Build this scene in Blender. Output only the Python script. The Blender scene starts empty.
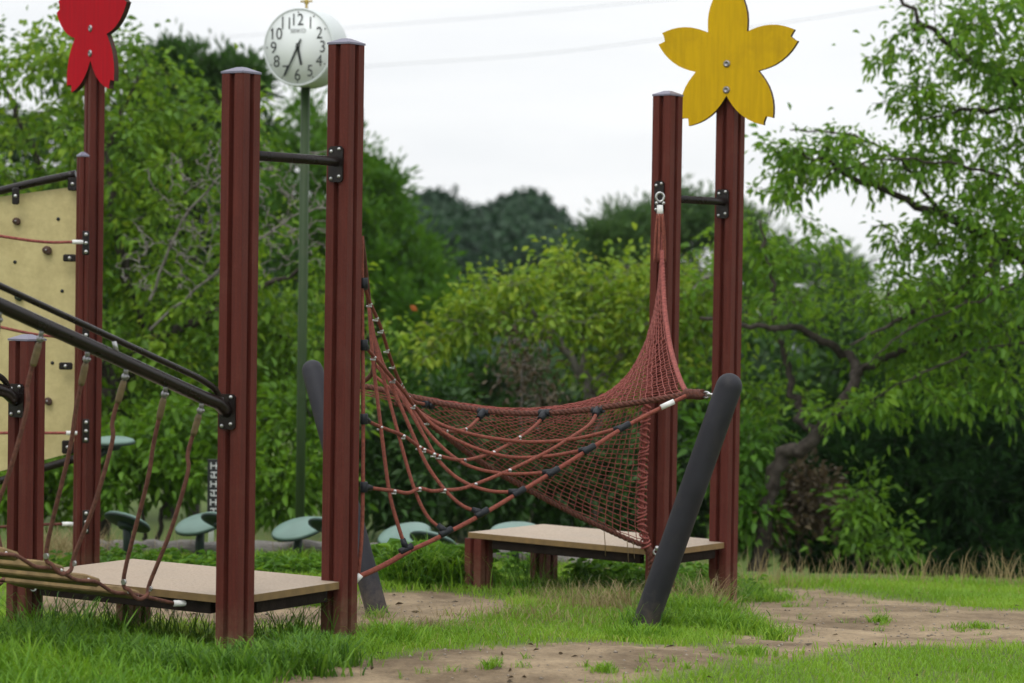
import bpy, math, random
import numpy as np
from mathutils import Vector

rng = np.random.default_rng(7)
random.seed(7)
SC = bpy.context.scene
COL = SC.collection
R = math.radians

# ------------------------------------------------------------------ camera model
F = 2600.0
CAM = np.array([0.0, 0.0, 1.62])
PITCH = -math.atan2(341.5 - 275.0, F)
ROLL = R(0.85)
_fw = np.array([0, math.cos(PITCH), math.sin(PITCH)])
_u0 = np.array([0, -math.sin(PITCH), math.cos(PITCH)])
_x0 = np.array([1.0, 0, 0])
_rt = math.cos(ROLL) * _x0 + math.sin(ROLL) * _u0
_up = -math.sin(ROLL) * _x0 + math.cos(ROLL) * _u0


def P(px, py, d):
    """world point seen at photo pixel (px, py) at depth d metres"""
    r = _fw + _rt * ((px - 512.0) / F) - _up * ((py - 341.5) / F)
    return CAM + r * (d / r[1])


def proj(pts):
    q = np.asarray(pts, float) - CAM
    z = q @ _fw
    z = np.where(np.abs(z) < 1e-6, 1e-6, z)
    return 512 + F * (q @ _rt) / z, 341.5 - F * (q @ _up) / z, z


def gz(x, y):
    x = np.asarray(x, float); y = np.asarray(y, float)
    z = np.interp(y, [-80, 10.8, 14.5, 17.4, 18.6, 21, 26, 45, 90, 700],
                  [0.10, 0.0, -0.18, -0.30, -0.42, -0.95, -1.6, -2.2, -2.2, -1.0])
    sx = np.clip((x - .2) / 1.0, 0, 1); sy = np.clip((y - 13.2) / 3.2, 0, 1)
    z = z - .085 * sx * sx * (3 - 2 * sx) * sy * sy * (3 - 2 * sy) * np.clip((40 - y) / 20, 0, 1)
    z = z + 0.012 * np.sin(1.7 * x + 0.6 * y) + 0.010 * np.sin(2.9 * y - 1.1 * x + 1.0) + 0.006 * np.sin(6.1 * x + 4.3 * y)
    return z


def gp(x, y):
    return np.array([x, y, float(gz(x, y))])


def vnoise(x, y, s):
    """cheap smooth pseudo noise in -1..1"""
    x = np.asarray(x) * s; y = np.asarray(y) * s
    return (np.sin(x * 1.3 + 1.7 * np.sin(y * .9)) + np.sin(y * 1.7 + 1.3 * np.sin(x * 1.1 + 2)) + np.sin((x + y) * 2.3 + np.sin(x * 2.1 - y))) / 3


# ------------------------------------------------------------------ materials
def new_mat(name):
    m = bpy.data.materials.new(name)
    m.use_nodes = True
    nt = m.node_tree
    return m, nt, nt.nodes['Principled BSDF'], nt.nodes['Material Output']


def surf(name, col, rough=.6, var=.18, scale=8.0, stretch=(1, 1, 1), bump=0.1, bscale=60.0, metal=0.0, spec=.5, col2=None, dirt=None, coat=0.0):
    m, nt, b, out = new_mat(name)
    N, L = nt.nodes, nt.links
    tc = N.new('ShaderNodeTexCoord')
    mp = N.new('ShaderNodeMapping'); mp.inputs['Scale'].default_value = stretch
    L.new(tc.outputs['Object'], mp.inputs['Vector'])
    nz = N.new('ShaderNodeTexNoise'); nz.inputs['Scale'].default_value = scale; nz.inputs['Detail'].default_value = 6
    L.new(mp.outputs['Vector'], nz.inputs['Vector'])
    rp = N.new('ShaderNodeValToRGB')
    rp.color_ramp.elements[0].position = .3; rp.color_ramp.elements[1].position = .72
    c2 = col2 or [c * (1 + var) for c in col]
    rp.color_ramp.elements[0].color = [c * (1 - var) for c in col] + [1]
    rp.color_ramp.elements[1].color = list(c2) + [1]
    L.new(nz.outputs['Fac'], rp.inputs['Fac'])
    src = rp.outputs['Color']
    if dirt:
        n3 = N.new('ShaderNodeTexNoise'); n3.inputs['Scale'].default_value = 5.0; n3.inputs['Detail'].default_value = 8
        n3.inputs['Roughness'].default_value = .7
        L.new(tc.outputs['Object'], n3.inputs['Vector'])
        r3 = N.new('ShaderNodeValToRGB'); r3.color_ramp.elements[0].position = .52; r3.color_ramp.elements[1].position = .75
        r3.color_ramp.elements[0].color = (0, 0, 0, 1); r3.color_ramp.elements[1].color = (.7, .7, .7, 1)
        L.new(n3.outputs['Fac'], r3.inputs['Fac'])
        mx = N.new('ShaderNodeMixRGB'); mx.inputs['Color2'].default_value = list(dirt) + [1]
        L.new(r3.outputs['Color'], mx.inputs['Fac']); L.new(src, mx.inputs['Color1'])
        src = mx.outputs['Color']
    L.new(src, b.inputs['Base Color'])
    b.inputs['Roughness'].default_value = rough
    b.inputs['Metallic'].default_value = metal
    b.inputs['Specular IOR Level'].default_value = spec
    b.inputs['Coat Weight'].default_value = coat
    rr = N.new('ShaderNodeMapRange'); rr.inputs['To Min'].default_value = max(.05, rough - .12); rr.inputs['To Max'].default_value = min(1, rough + .15)
    L.new(nz.outputs['Fac'], rr.inputs['Value']); L.new(rr.outputs['Result'], b.inputs['Roughness'])
    if bump:
        n2 = N.new('ShaderNodeTexNoise'); n2.inputs['Scale'].default_value = bscale; n2.inputs['Detail'].default_value = 5
        L.new(mp.outputs['Vector'], n2.inputs['Vector'])
        bp = N.new('ShaderNodeBump'); bp.inputs['Strength'].default_value = bump; bp.inputs['Distance'].default_value = .01
        L.new(n2.outputs['Fac'], bp.inputs['Height']); L.new(bp.outputs['Normal'], b.inputs['Normal'])
    return m


def leafmat(name, stops, trans=.35, rough=.5, spec=.35):
    """foliage colour follows the per-leaf attribute 'tint' (0..1)"""
    m, nt, b, out = new_mat(name)
    N, L = nt.nodes, nt.links
    at = N.new('ShaderNodeAttribute'); at.attribute_name = 'tint'
    rp = N.new('ShaderNodeValToRGB')
    els = rp.color_ramp.elements
    while len(els) < len(stops):
        els.new(.5)
    for e, (p, c) in zip(els, stops):
        e.position = p; e.color = list(c) + [1]
    L.new(at.outputs['Fac'], rp.inputs['Fac'])
    L.new(rp.outputs['Color'], b.inputs['Base Color'])
    b.inputs['Roughness'].default_value = rough
    b.inputs['Specular IOR Level'].default_value = spec
    tr = N.new('ShaderNodeBsdfTranslucent')
    hs = N.new('ShaderNodeHueSaturation'); hs.inputs['Hue'].default_value = .485; hs.inputs['Value'].default_value = 1.25
    L.new(rp.outputs['Color'], hs.inputs['Color']); L.new(hs.outputs['Color'], tr.inputs['Color'])
    mx = N.new('ShaderNodeMixShader'); mx.inputs['Fac'].default_value = trans
    L.new(b.outputs['BSDF'], mx.inputs[1]); L.new(tr.outputs['BSDF'], mx.inputs[2])
    L.new(mx.outputs['Shader'], out.inputs['Surface'])
    return m


M = {}
M['post'] = surf('red_brown_plastic_wood', (.096, .0205, .0145), .58, .14, 14, (6, 6, .35), .22, 90, col2=(.117, .0265, .0185), dirt=(.122, .038, .027), spec=.18)
M['cap'] = surf('pale_metal_cap', (.20, .19, .25), .45, .12, 10, metal=.5)
M['dark_tube'] = surf('brown_black_painted_steel', (.012, .008, .007), .28, .2, 12, spec=.30, bump=.03)
M['grey_pole'] = surf('charcoal_rubber_coat', (.023, .023, .029), .55, .25, 6, bump=.12, bscale=120, dirt=(.045, .041, .040), spec=.25)
M['steel'] = surf('galvanised_steel', (.50, .50, .50), .3, .15, 30, metal=.85)
M['ferrule'] = surf('white_ferrule', (.70, .70, .68), .4, .08, 30)
M['black_plastic'] = surf('black_rope_connector', (.010, .012, .016), .5, .3, 30, spec=.3)
M['rope'] = surf('rust_red_rope', (.185, .040, .024), .85, .3, 90, bump=.6, bscale=260, col2=(.275, .078, .048))
M['rope_hang'] = surf('faded_brown_rope', (.120, .040, .026), .85, .3, 60, bump=.6, bscale=220, col2=(.20, .080, .052))
M['rope_bright'] = surf('red_orange_rope', (.215, .040, .026), .8, .25, 70, bump=.6, bscale=260, col2=(.27, .075, .046))
M['rope_brown'] = surf('brown_net_rope', (.090, .026, .016), .85, .3, 70, bump=.6, bscale=260, col2=(.155, .050, .030))
M['net'] = surf('dark_red_net_cord', (.235, .050, .042), .85, .3, 60, bump=.3, col2=(.35, .100, .080))
M['sleeve'] = surf('tan_rope_sleeve', (.155, .110, .052), .7, .25, 40, bump=.2)
M['deck'] = surf('pale_deck_board', (.40, .315, .235), .6, .08, 5, bump=.08, dirt=(.29, .225, .165))
def speckle(m, scale, lo, hi):
    nt = m.node_tree; N, L = nt.nodes, nt.links
    b = N['Principled BSDF']; src = b.inputs['Base Color'].links[0].from_socket
    tc = N.new('ShaderNodeTexCoord'); nz = N.new('ShaderNodeTexNoise'); nz.inputs['Scale'].default_value = scale; nz.inputs['Detail'].default_value = 4; nz.inputs['Roughness'].default_value = .8
    L.new(tc.outputs['Object'], nz.inputs['Vector'])
    rp = N.new('ShaderNodeValToRGB'); rp.color_ramp.elements[0].position = .36; rp.color_ramp.elements[1].position = .64
    rp.color_ramp.elements[0].color = (lo, lo * .98, lo * .95, 1); rp.color_ramp.elements[1].color = (hi, hi, hi, 1)
    L.new(nz.outputs['Fac'], rp.inputs['Fac'])
    mx = N.new('ShaderNodeMixRGB'); mx.blend_type = 'MULTIPLY'; mx.inputs['Fac'].default_value = 1
    L.new(src, mx.inputs['Color1']); L.new(rp.outputs['Color'], mx.inputs['Color2']); L.new(mx.outputs['Color'], b.inputs['Base Color'])


speckle(M['deck'], 70, .78, 1.12); speckle(M['post'], 130, .86, 1.1)
M['deck_edge'] = surf('ochre_board_edge', (.19, .12, .045), .75, .2, 20)
M['frame'] = surf('dark_timber_frame', (.018, .013, .010), .85, .35, 20, (1, 1, 1), .3, spec=.1)
M['plank'] = surf('weathered_plank', (.185, .118, .045), .75, .3, 14, (1, 1, 1), .3, 70, col2=(.30, .20, .085))
M['leg_green'] = surf('mossy_leg', (.060, .042, .022), .85, .35, 14, bump=.3)
M['panel'] = surf('cream_panel', (.53, .45, .215), .55, .07, 4, (1, 1, .25), .05, dirt=(.42, .34, .15))
speckle(M['panel'], 9, .86, 1.06)
M['hold'] = surf('brown_hold', (.060, .030, .018), .7, .3, 20, bump=.3)
M['hold_green'] = surf('dark_green_hold', (.012, .025, .014), .7, .3, 20, bump=.3)
M['yellow'] = surf('yellow_board', (.56, .345, .005), .6, .10, 6, (9, 9, .7), .12, 70, dirt=(.40, .245, .008), spec=.12)
M['red'] = surf('red_board', (.41, .008, .017), .7, .12, 6, (9, 9, .5), .12, 70, spec=.05)
M['edge_dark'] = surf('dark_board_edge', (.045, .018, .012), .8, .3, 20)
M['bolt'] = surf('dull_bolt', (.30, .29, .30), .4, .2, 40, metal=.7)
M['clock_face'] = surf('clock_white', (.76, .80, .80), .35, .03, 3, bump=0)
M['clock_case'] = surf('clock_case_grey', (.60, .64, .64), .35, .06, 5, bump=.02)
M['clock_ink'] = surf('clock_black', (.012, .018, .016), .5, .1, 5, bump=0)
M['clock_letter'] = surf('clock_grey_letter', (.10, .11, .11), .5, .1, 5, bump=0)
M['green_pole'] = surf('green_painted_pole', (.026, .050, .016), .5, .2, 5, (2, 2, .4), .05, dirt=(.045, .062, .026), spec=.25)
M['brass'] = surf('brass', (.45, .33, .10), .4, .2, 20, metal=.6)
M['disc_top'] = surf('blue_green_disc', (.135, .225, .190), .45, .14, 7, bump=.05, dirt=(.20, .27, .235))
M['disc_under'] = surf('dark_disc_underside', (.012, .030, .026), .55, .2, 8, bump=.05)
M['log'] = surf('grey_weathered_log', (.13, .115, .10), .85, .35, 12, (1, 6, 6), .5, 50, col2=(.25, .235, .215))
M['sign_white'] = surf('sign_white', (.68, .70, .70), .5, .06, 10)
M['sign_black'] = surf('sign_black', (.010, .012, .012), .6, .2, 10)
M['bark'] = surf('cherry_bark', (.034, .027, .021), .9, .4, 18, (1, 1, 1), .7, 40, col2=(.085, .072, .062), spec=.15)
M['bark_grey'] = surf('grey_twig_bark', (.145, .125, .110), .9, .35, 18, (1, 1, 1), .6, 40, col2=(.27, .245, .225))
M['bark_dark'] = surf('dark_bark', (.030, .024, .019), .9, .4, 18, (1, 1, 1), .7, 40)
M['wire'] = surf('grey_wire', (.30, .31, .33), .6, .1, 5, bump=0)

def splash(m, col, z1, z0):
    nt = m.node_tree; N, L = nt.nodes, nt.links
    b = N['Principled BSDF']; src = b.inputs['Base Color'].links[0].from_socket
    tc = N.new('ShaderNodeTexCoord'); sp = N.new('ShaderNodeSeparateXYZ'); L.new(tc.outputs['Object'], sp.inputs['Vector'])
    mr = N.new('ShaderNodeMapRange'); mr.inputs['From Min'].default_value = z1; mr.inputs['From Max'].default_value = z0
    L.new(sp.outputs['Z'], mr.inputs['Value'])
    nz = N.new('ShaderNodeTexNoise'); nz.inputs['Scale'].default_value = 22; nz.inputs['Detail'].default_value = 8; nz.inputs['Roughness'].default_value = .75
    L.new(tc.outputs['Object'], nz.inputs['Vector'])
    ad = N.new('ShaderNodeMath'); ad.operation = 'MULTIPLY'; L.new(mr.outputs['Result'], ad.inputs[0]); L.new(nz.outputs['Fac'], ad.inputs[1])
    mu = N.new('ShaderNodeMapRange'); mu.inputs['From Min'].default_value = .18; mu.inputs['From Max'].default_value = .55; mu.inputs['To Max'].default_value = .75
    L.new(ad.outputs['Value'], mu.inputs['Value'])
    mx = N.new('ShaderNodeMixRGB'); mx.inputs['Color2'].default_value = list(col) + [1]
    L.new(mu.outputs['Result'], mx.inputs['Fac']); L.new(src, mx.inputs['Color1']); L.new(mx.outputs['Color'], b.inputs['Base Color'])


splash(M['post'], (.20, .13, .08), .42, -.1)
splash(M['grey_pole'], (.16, .12, .085), .35, -.1)
GRN = lambda a, b, c: [(0, a), (.55, b), (1, c)]
M['leaf_cherry'] = leafmat('cherry_leaf', [(0, (.042, .112, .009)), (.5, (.122, .255, .015)), (.9, (.260, .405, .027)), (1, (.32, .34, .03))], .42)
M['leaf_right'] = leafmat('right_cherry_leaf', [(0, (.046, .130, .010)), (.5, (.115, .260, .017)), (1, (.235, .410, .028))], .48)
M['leaf_yellow'] = leafmat('yellowing_leaf', [(0, (.064, .150, .010)), (.45, (.165, .290, .017)), (.9, (.310, .410, .030)), (.975, (.24, .23, .03)), (.985, (.36, .11, .02)), (1, (.38, .09, .015))], .4)
M['leaf_soft'] = leafmat('soft_green_leaf', GRN((.034, .105, .008), (.065, .180, .011), (.120, .260, .018)), .35)
M['leaf_dark'] = leafmat('dark_leaf', GRN((.016, .050, .010), (.030, .085, .013), (.055, .130, .020)), .28)
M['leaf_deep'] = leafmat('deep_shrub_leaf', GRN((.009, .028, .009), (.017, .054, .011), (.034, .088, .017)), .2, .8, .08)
M['leaf_pine'] = leafmat('pine_leaf', GRN((.038, .092, .026), (.062, .140, .032), (.100, .190, .042)), .25)
M['leaf_hill'] = leafmat('hill_leaf', GRN((.008, .034, .014), (.016, .056, .019), (.030, .085, .026)), .1)
M['leaf_bush'] = leafmat('bush_leaf', GRN((.050, .135, .010), (.120, .260, .014), (.225, .385, .026)), .42)
M['leaf_dead'] = leafmat('dead_leaf', GRN((.055, .040, .022), (.090, .065, .035), (.13, .10, .05)), .2)
M['grass_lawn'] = leafmat('lawn_grass', [(0, (.125, .270, .014)), (.5, (.205, .375, .026)), (.9, (.315, .470, .048)), (1, (.36, .34, .12))], .4)
M['grass_tall'] = leafmat('tall_grass', [(0, (.070, .180, .010)), (.5, (.145, .320, .016)), (.95, (.250, .420, .034)), (1, (.36, .32, .13))], .4)
M['grass_dry'] = leafmat('dry_grass', [(0, (.20, .17, .07)), (.6, (.33, .26, .12)), (1, (.42, .34, .18))], .3)
M['weed'] = leafmat('weed_leaf', GRN((.040, .120, .010), (.090, .220, .016), (.165, .330, .028)), .4)


def ground_mat():
    m, nt, b, out = new_mat('dirt_and_turf')
    N, L = nt.nodes, nt.links
    tc = N.new('ShaderNodeTexCoord')
    n1 = N.new('ShaderNodeTexNoise'); n1.inputs['Scale'].default_value = 1.6; n1.inputs['Detail'].default_value = 9; n1.inputs['Roughness'].default_value = .65
    n2 = N.new('ShaderNodeTexNoise'); n2.inputs['Scale'].default_value = 45; n2.inputs['Detail'].default_value = 6; n2.inputs['Roughness'].default_value = .7
    L.new(tc.outputs['Object'], n1.inputs['Vector']); L.new(tc.outputs['Object'], n2.inputs['Vector'])
    r1 = N.new('ShaderNodeValToRGB')
    r1.color_ramp.elements[0].position = .34; r1.color_ramp.elements[0].color = (.125, .090, .056, 1)
    r1.color_ramp.elements[1].position = .68; r1.color_ramp.elements[1].color = (.385, .298, .192, 1)
    L.new(n1.outputs['Fac'], r1.inputs['Fac'])
    r2 = N.new('ShaderNodeValToRGB')
    r2.color_ramp.elements[0].position = .3; r2.color_ramp.elements[0].color = (.68, .68, .68, 1)
    r2.color_ramp.elements[1].position = .7; r2.color_ramp.elements[1].color = (1.15, 1.12, 1.08, 1)
    L.new(n2.outputs['Fac'], r2.inputs['Fac'])
    mu = N.new('ShaderNodeMixRGB'); mu.blend_type = 'MULTIPLY'; mu.inputs['Fac'].default_value = 1
    L.new(r1.outputs['Color'], mu.inputs['Color1']); L.new(r2.outputs['Color'], mu.inputs['Color2'])
    at = N.new('ShaderNodeAttribute'); at.attribute_name = 'turf'
    mx = N.new('ShaderNodeMixRGB'); mx.inputs['Color2'].default_value = (.075, .135, .020, 1)
    L.new(at.outputs['Fac'], mx.inputs['Fac']); L.new(mu.outputs['Color'], mx.inputs['Color1'])
    L.new(mx.outputs['Color'], b.inputs['Base Color'])
    b.inputs['Roughness'].default_value = .95; b.inputs['Specular IOR Level'].default_value = .2
    n3 = N.new('ShaderNodeTexNoise'); n3.inputs['Scale'].default_value = 30; n3.inputs['Detail'].default_value = 8
    L.new(tc.outputs['Object'], n3.inputs['Vector'])
    bp = N.new('ShaderNodeBump'); bp.inputs['Strength'].default_value = .8; bp.inputs['Distance'].default_value = .02
    L.new(n3.outputs['Fac'], bp.inputs['Height']); L.new(bp.outputs['Normal'], b.inputs['Normal'])
    return m


M['ground'] = ground_mat()

# ------------------------------------------------------------------ mesh helpers
ORG = {}


def empty(name, loc):
    o = bpy.data.objects.new(name, None)
    o.empty_display_size = .1
    COL.objects.link(o)
    o.location = Vector(loc)
    ORG[o] = np.array(loc, float)
    return o


def tag(o, label, cat, group=None, kind='thing'):
    o['label'] = label; o['category'] = cat; o['kind'] = kind
    if group: o['group'] = group
    return o


def thing(name, loc, label, cat, group=None):
    return tag(empty(name, loc), label, cat, group)


class MB:
    def __init__(s):
        s.v = []; s.f = []; s.sm = []; s.mi = []; s.n = 0

    def add(s, verts, faces, smooth=False, mi=0):
        verts = np.asarray(verts, float).reshape(-1, 3)
        s.v.append(verts)
        for f in faces:
            s.f.append([i + s.n for i in f]); s.sm.append(smooth); s.mi.append(mi)
        s.n += len(verts)
        return s

    def build(s, name, mat, parent=None, base=None):
        v = np.concatenate(s.v)
        org = ORG[parent] if parent is not None else np.array(base if base is not None else (0, 0, 0), float)
        me = bpy.data.meshes.new(name)
        me.from_pydata((v - org).tolist(), [], s.f)
        for m in (mat if isinstance(mat, (list, tuple)) else [mat]):
            me.materials.append(m)
        me.polygons.foreach_set('use_smooth', s.sm)
        me.polygons.foreach_set('material_index', s.mi)
        me.update()
        o = bpy.data.objects.new(name, me)
        COL.objects.link(o)
        ORG[o] = org
        if parent is not None:
            o.parent = parent
        else:
            o.location = Vector(org)
        return o

    # ---- shapes
    def tube(s, pts, r, n=8, cap=True, mi=0, dome=False):
        pts = np.asarray(pts, float)
        k = len(pts)
        rr = np.full(k, r, float) if np.isscalar(r) else np.asarray(r, float)
        if dome:
            d0 = pts[-1] - pts[-2]; d0 /= np.linalg.norm(d0)
            ex = []; er = []
            for a in (25, 45, 62, 76, 86):
                ex.append(pts[-1] + d0 * rr[-1] * math.sin(R(a))); er.append(rr[-1] * math.cos(R(a)))
            pts = np.vstack([pts, ex]); rr = np.concatenate([rr, er]); k = len(pts)
        t = np.gradient(pts, axis=0)
        t /= np.linalg.norm(t, axis=1)[:, None] + 1e-12
        a = np.array([0, 0, 1.0]) if abs(t[0][2]) < .9 else np.array([1.0, 0, 0])
        u = np.cross(t[0], a); u /= np.linalg.norm(u)
        ang = np.arange(n) * 2 * math.pi / n
        V = []
        for i in range(k):
            u = u - t[i] * (u @ t[i]); u /= np.linalg.norm(u) + 1e-12
            w = np.cross(t[i], u)
            V.append(pts[i] + rr[i] * (np.cos(ang)[:, None] * u + np.sin(ang)[:, None] * w))
        V = np.concatenate(V)
        fc = []
        for i in range(k - 1):
            for j in range(n):
                a0 = i * n + j; a1 = i * n + (j + 1) % n
                fc.append((a0, a1, a1 + n, a0 + n))
        s.add(V, fc, True, mi)
        if cap:
            b = s.n - len(V)
            s.f.append([b + j for j in range(n)][::-1]); s.sm.append(False); s.mi.append(mi)
            s.f.append([b + (k - 1) * n + j for j in range(n)]); s.sm.append(False); s.mi.append(mi)
        return s

    def prism(s, poly, z0, z1, fr=None, mi=0, smooth=False, mi_side=None):
        """poly: list of 2D points in the frame (origin, ex, ey, ez); extruded along ez"""
        o, ex, ey, ez = fr if fr else (np.zeros(3), np.array([1., 0, 0]), np.array([0, 1., 0]), np.array([0, 0, 1.]))
        p = np.asarray(poly, float)
        n = len(p)
        B = o + p[:, :1] * ex + p[:, 1:2] * ey
        s.add(np.vstack([B + ez * z0, B + ez * z1]), [tuple(range(n))[::-1], tuple(range(n, 2 * n))], False, mi)
        b = s.n - 2 * n
        ms = mi if mi_side is None else mi_side
        for j in range(n):
            s.f.append([b + j, b + (j + 1) % n, b + n + (j + 1) % n, b + n + j]); s.sm.append(smooth); s.mi.append(ms)
        return s

    def box(s, o, ex, ey, ez, hx, hy, z0, z1, bev=0.0, mi=0):
        """box with chamfered vertical and top edges"""
        b = min(bev, hx * .6, hy * .6)
        if b <= 0:
            return s.prism([(-hx, -hy), (hx, -hy), (hx, hy), (-hx, hy)], z0, z1, (o, ex, ey, ez), mi)
        def ring(i):
            return [(-hx + i, -hy), (hx - i, -hy), (hx, -hy + i), (hx, hy - i), (hx - i, hy), (-hx + i, hy), (-hx, hy - i), (-hx, -hy + i)]
        def sc(i):
            q = np.array(ring(b)); return q * np.array([(hx - i) / hx, (hy - i) / hy])
        layers = [(z0, b * .7), (z0 + b * .7, 0), (z1 - b * .7, 0), (z1, b * .7)]
        V = []
        for z, i in layers:
            q = sc(i); V.append(o + q[:, :1] * ex + q[:, 1:2] * ey + ez * z)
        fc = [tuple(range(8))[::-1], tuple(range(24, 32))]
        for l in range(3):
            for j in range(8):
                fc.append((l * 8 + j, l * 8 + (j + 1) % 8, l * 8 + 8 + (j + 1) % 8, l * 8 + 8 + j))
        return s.add(np.concatenate(V), fc, False, mi)

    def lathe(s, o, axis, prof, n=20, mi=0):
        """prof: list of (radius, height) revolved about axis through o"""
        axis = np.asarray(axis, float); axis = axis / np.linalg.norm(axis)
        a = np.array([0, 0, 1.0]) if abs(axis[2]) < .9 else np.array([1.0, 0, 0])
        u = np.cross(axis, a); u /= np.linalg.norm(u); w = np.cross(axis, u)
        ang = np.arange(n) * 2 * math.pi / n
        V = [o + axis * h + r * (np.cos(ang)[:, None] * u + np.sin(ang)[:, None] * w) for r, h in prof]
        fc = []
        for i in range(len(prof) - 1):
            for j in range(n):
                a0 = i * n + j; a1 = i * n + (j + 1) % n
                fc.append((a0, a1, a1 + n, a0 + n))
        s.add(np.concatenate(V), fc, True, mi)
        b = s.n - n * len(prof)
        if prof[0][0] > 1e-5:
            s.f.append([b + j for j in range(n)][::-1]); s.sm.append(False); s.mi.append(mi)
        if prof[-1][0] > 1e-5:
            s.f.append([b + n * (len(prof) - 1) + j for j in range(n)]); s.sm.append(False); s.mi.append(mi)
        return s

    def ball(s, o, r, mi=0, sq=(1, 1, 1), n=10):
        V = []; k = 6
        for i in range(k + 1):
            a = -math.pi / 2 + math.pi * i / k
            for j in range(n):
                b = 2 * math.pi * j / n
                V.append((math.cos(a) * math.cos(b) * r * sq[0], math.cos(a) * math.sin(b) * r * sq[1], math.sin(a) * r * sq[2]))
        fc = [(i * n + j, i * n + (j + 1) % n, i * n + n + (j + 1) % n, i * n + n + j) for i in range(k) for j in range(n)]
        return s.add(np.array(V) + np.asarray(o), fc, True, mi)


def spline(pts, per=8):
    """Catmull-Rom through the points"""
    p = np.asarray(pts, float)
    if len(p) == 2:
        return p[0] + (p[1] - p[0]) * np.linspace(0, 1, per + 1)[:, None]
    q = np.vstack([2 * p[0] - p[1], p, 2 * p[-1] - p[-2]])
    out = []
    for i in range(1, len(q) - 2):
        t = np.linspace(0, 1, per, endpoint=False)[:, None]
        a, b, c, d = q[i - 1], q[i], q[i + 1], q[i + 2]
        out.append(.5 * (2 * b + (c - a) * t + (2 * a - 5 * b + 4 * c - d) * t ** 2 + (3 * b - a - 3 * c + d) * t ** 3))
    out.append(p[-1:])
    return np.concatenate(out)


def resample(pts, n):
    p = np.asarray(pts, float)
    l = np.concatenate([[0], np.cumsum(np.linalg.norm(np.diff(p, axis=0), axis=1))])
    t = np.linspace(0, l[-1], n)
    return np.stack([np.interp(t, l, p[:, i]) for i in range(3)], 1)


def twisted(mb, path, r, pitch=.07, mi=0, n=6):
    """three laid strands twisted round a path"""
    path = np.asarray(path, float)
    L = np.linalg.norm(np.diff(path, axis=0), axis=1).sum()
    k = max(8, int(L / pitch * 8))
    q = resample(path, k)
    t = np.gradient(q, axis=0); t /= np.linalg.norm(t, axis=1)[:, None] + 1e-12
    u = np.cross(t, np.array([.31, .2, .93])); u /= np.linalg.norm(u, axis=1)[:, None] + 1e-12
    w = np.cross(t, u)
    s = np.linspace(0, L, k)
    for a in range(3):
        ph = 2 * math.pi * (s / pitch + a / 3)
        mb.tube(q + (r * .5) * (np.cos(ph)[:, None] * u + np.sin(ph)[:, None] * w), r * .58, n, True, mi)
    return mb


def raw_mesh(name, V, T, tint, mat, parent=None, base=None):
    """large triangle mesh (foliage, grass) with a per-vertex tint"""
    org = ORG[parent] if parent is not None else np.array(base if base is not None else (0, 0, 0), float)
    me = bpy.data.meshes.new(name)
    V = (np.asarray(V, np.float32) - org.astype(np.float32)); T = np.asarray(T, np.int32)
    me.vertices.add(len(V)); me.vertices.foreach_set('co', V.ravel())
    me.loops.add(T.size); me.loops.foreach_set('vertex_index', T.ravel())
    me.polygons.add(len(T))
    me.polygons.foreach_set('loop_start', np.arange(0, T.size, 3, dtype=np.int32))
    try:
        me.polygons.foreach_set('loop_total', np.full(len(T), 3, np.int32))
    except Exception:
        pass
    at = me.attributes.new('tint', 'FLOAT', 'POINT')
    at.data.foreach_set('value', np.asarray(tint, np.float32))
    me.materials.append(mat)
    me.update(calc_edges=True)
    o = bpy.data.objects.new(name, me)
    COL.objects.link(o)
    ORG[o] = org
    if parent is not None:
        o.parent = parent
    else:
        o.location = Vector(org)
    return o


def norm(a):
    return a / (np.linalg.norm(a, axis=-1, keepdims=True) + 1e-9)


def leaf_mesh(p, d, L, W, curl=.18):
    """folded pointed leaves: 6 vertices, 4 triangles each"""
    n = len(p)
    d = norm(d)
    r = norm(rng.normal(size=(n, 3)) * .7 + np.array([0, 0, 1.0]))
    s = norm(np.cross(d, r)); nn = np.cross(s, d)
    L = L[:, None]; W = W[:, None]
    dn = np.array([0, 0, -1.0])
    m1 = p + d * L * .38 + nn * L * .05
    tip = p + d * L + dn * L * curl
    v = np.stack([p, m1 + s * W * .5 + nn * W * .16, tip, m1 - s * W * .5 + nn * W * .16,
                  p + d * L * .72 + s * W * .33 + dn * L * curl * .45 + nn * W * .10, p + d * L * .72 - s * W * .33 + dn * L * curl * .45 + nn * W * .10], 1).reshape(-1, 3)
    b = (np.arange(n) * 6)[:, None]
    T = np.concatenate([b + np.array([[0, 1, 4]]), b + np.array([[0, 4, 2]]), b + np.array([[0, 2, 5]]), b + np.array([[0, 5, 3]])], 0)
    return v, T


# ------------------------------------------------------------------ grown trees
def ellipsoid_targets(specs):
    """specs: (px, py, depth, rx_px, ry_px, rd_m, count)"""
    out = []
    for (px, py, d, rx, ry, rd, n) in specs:
        c = P(px, py, d); s = d / F
        u = norm(rng.normal(size=(n, 3))) * (rng.random((n, 1)) ** .42)
        out.append(c + u * np.array([rx * s, rd, ry * s]))
    return np.concatenate(out)


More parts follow.
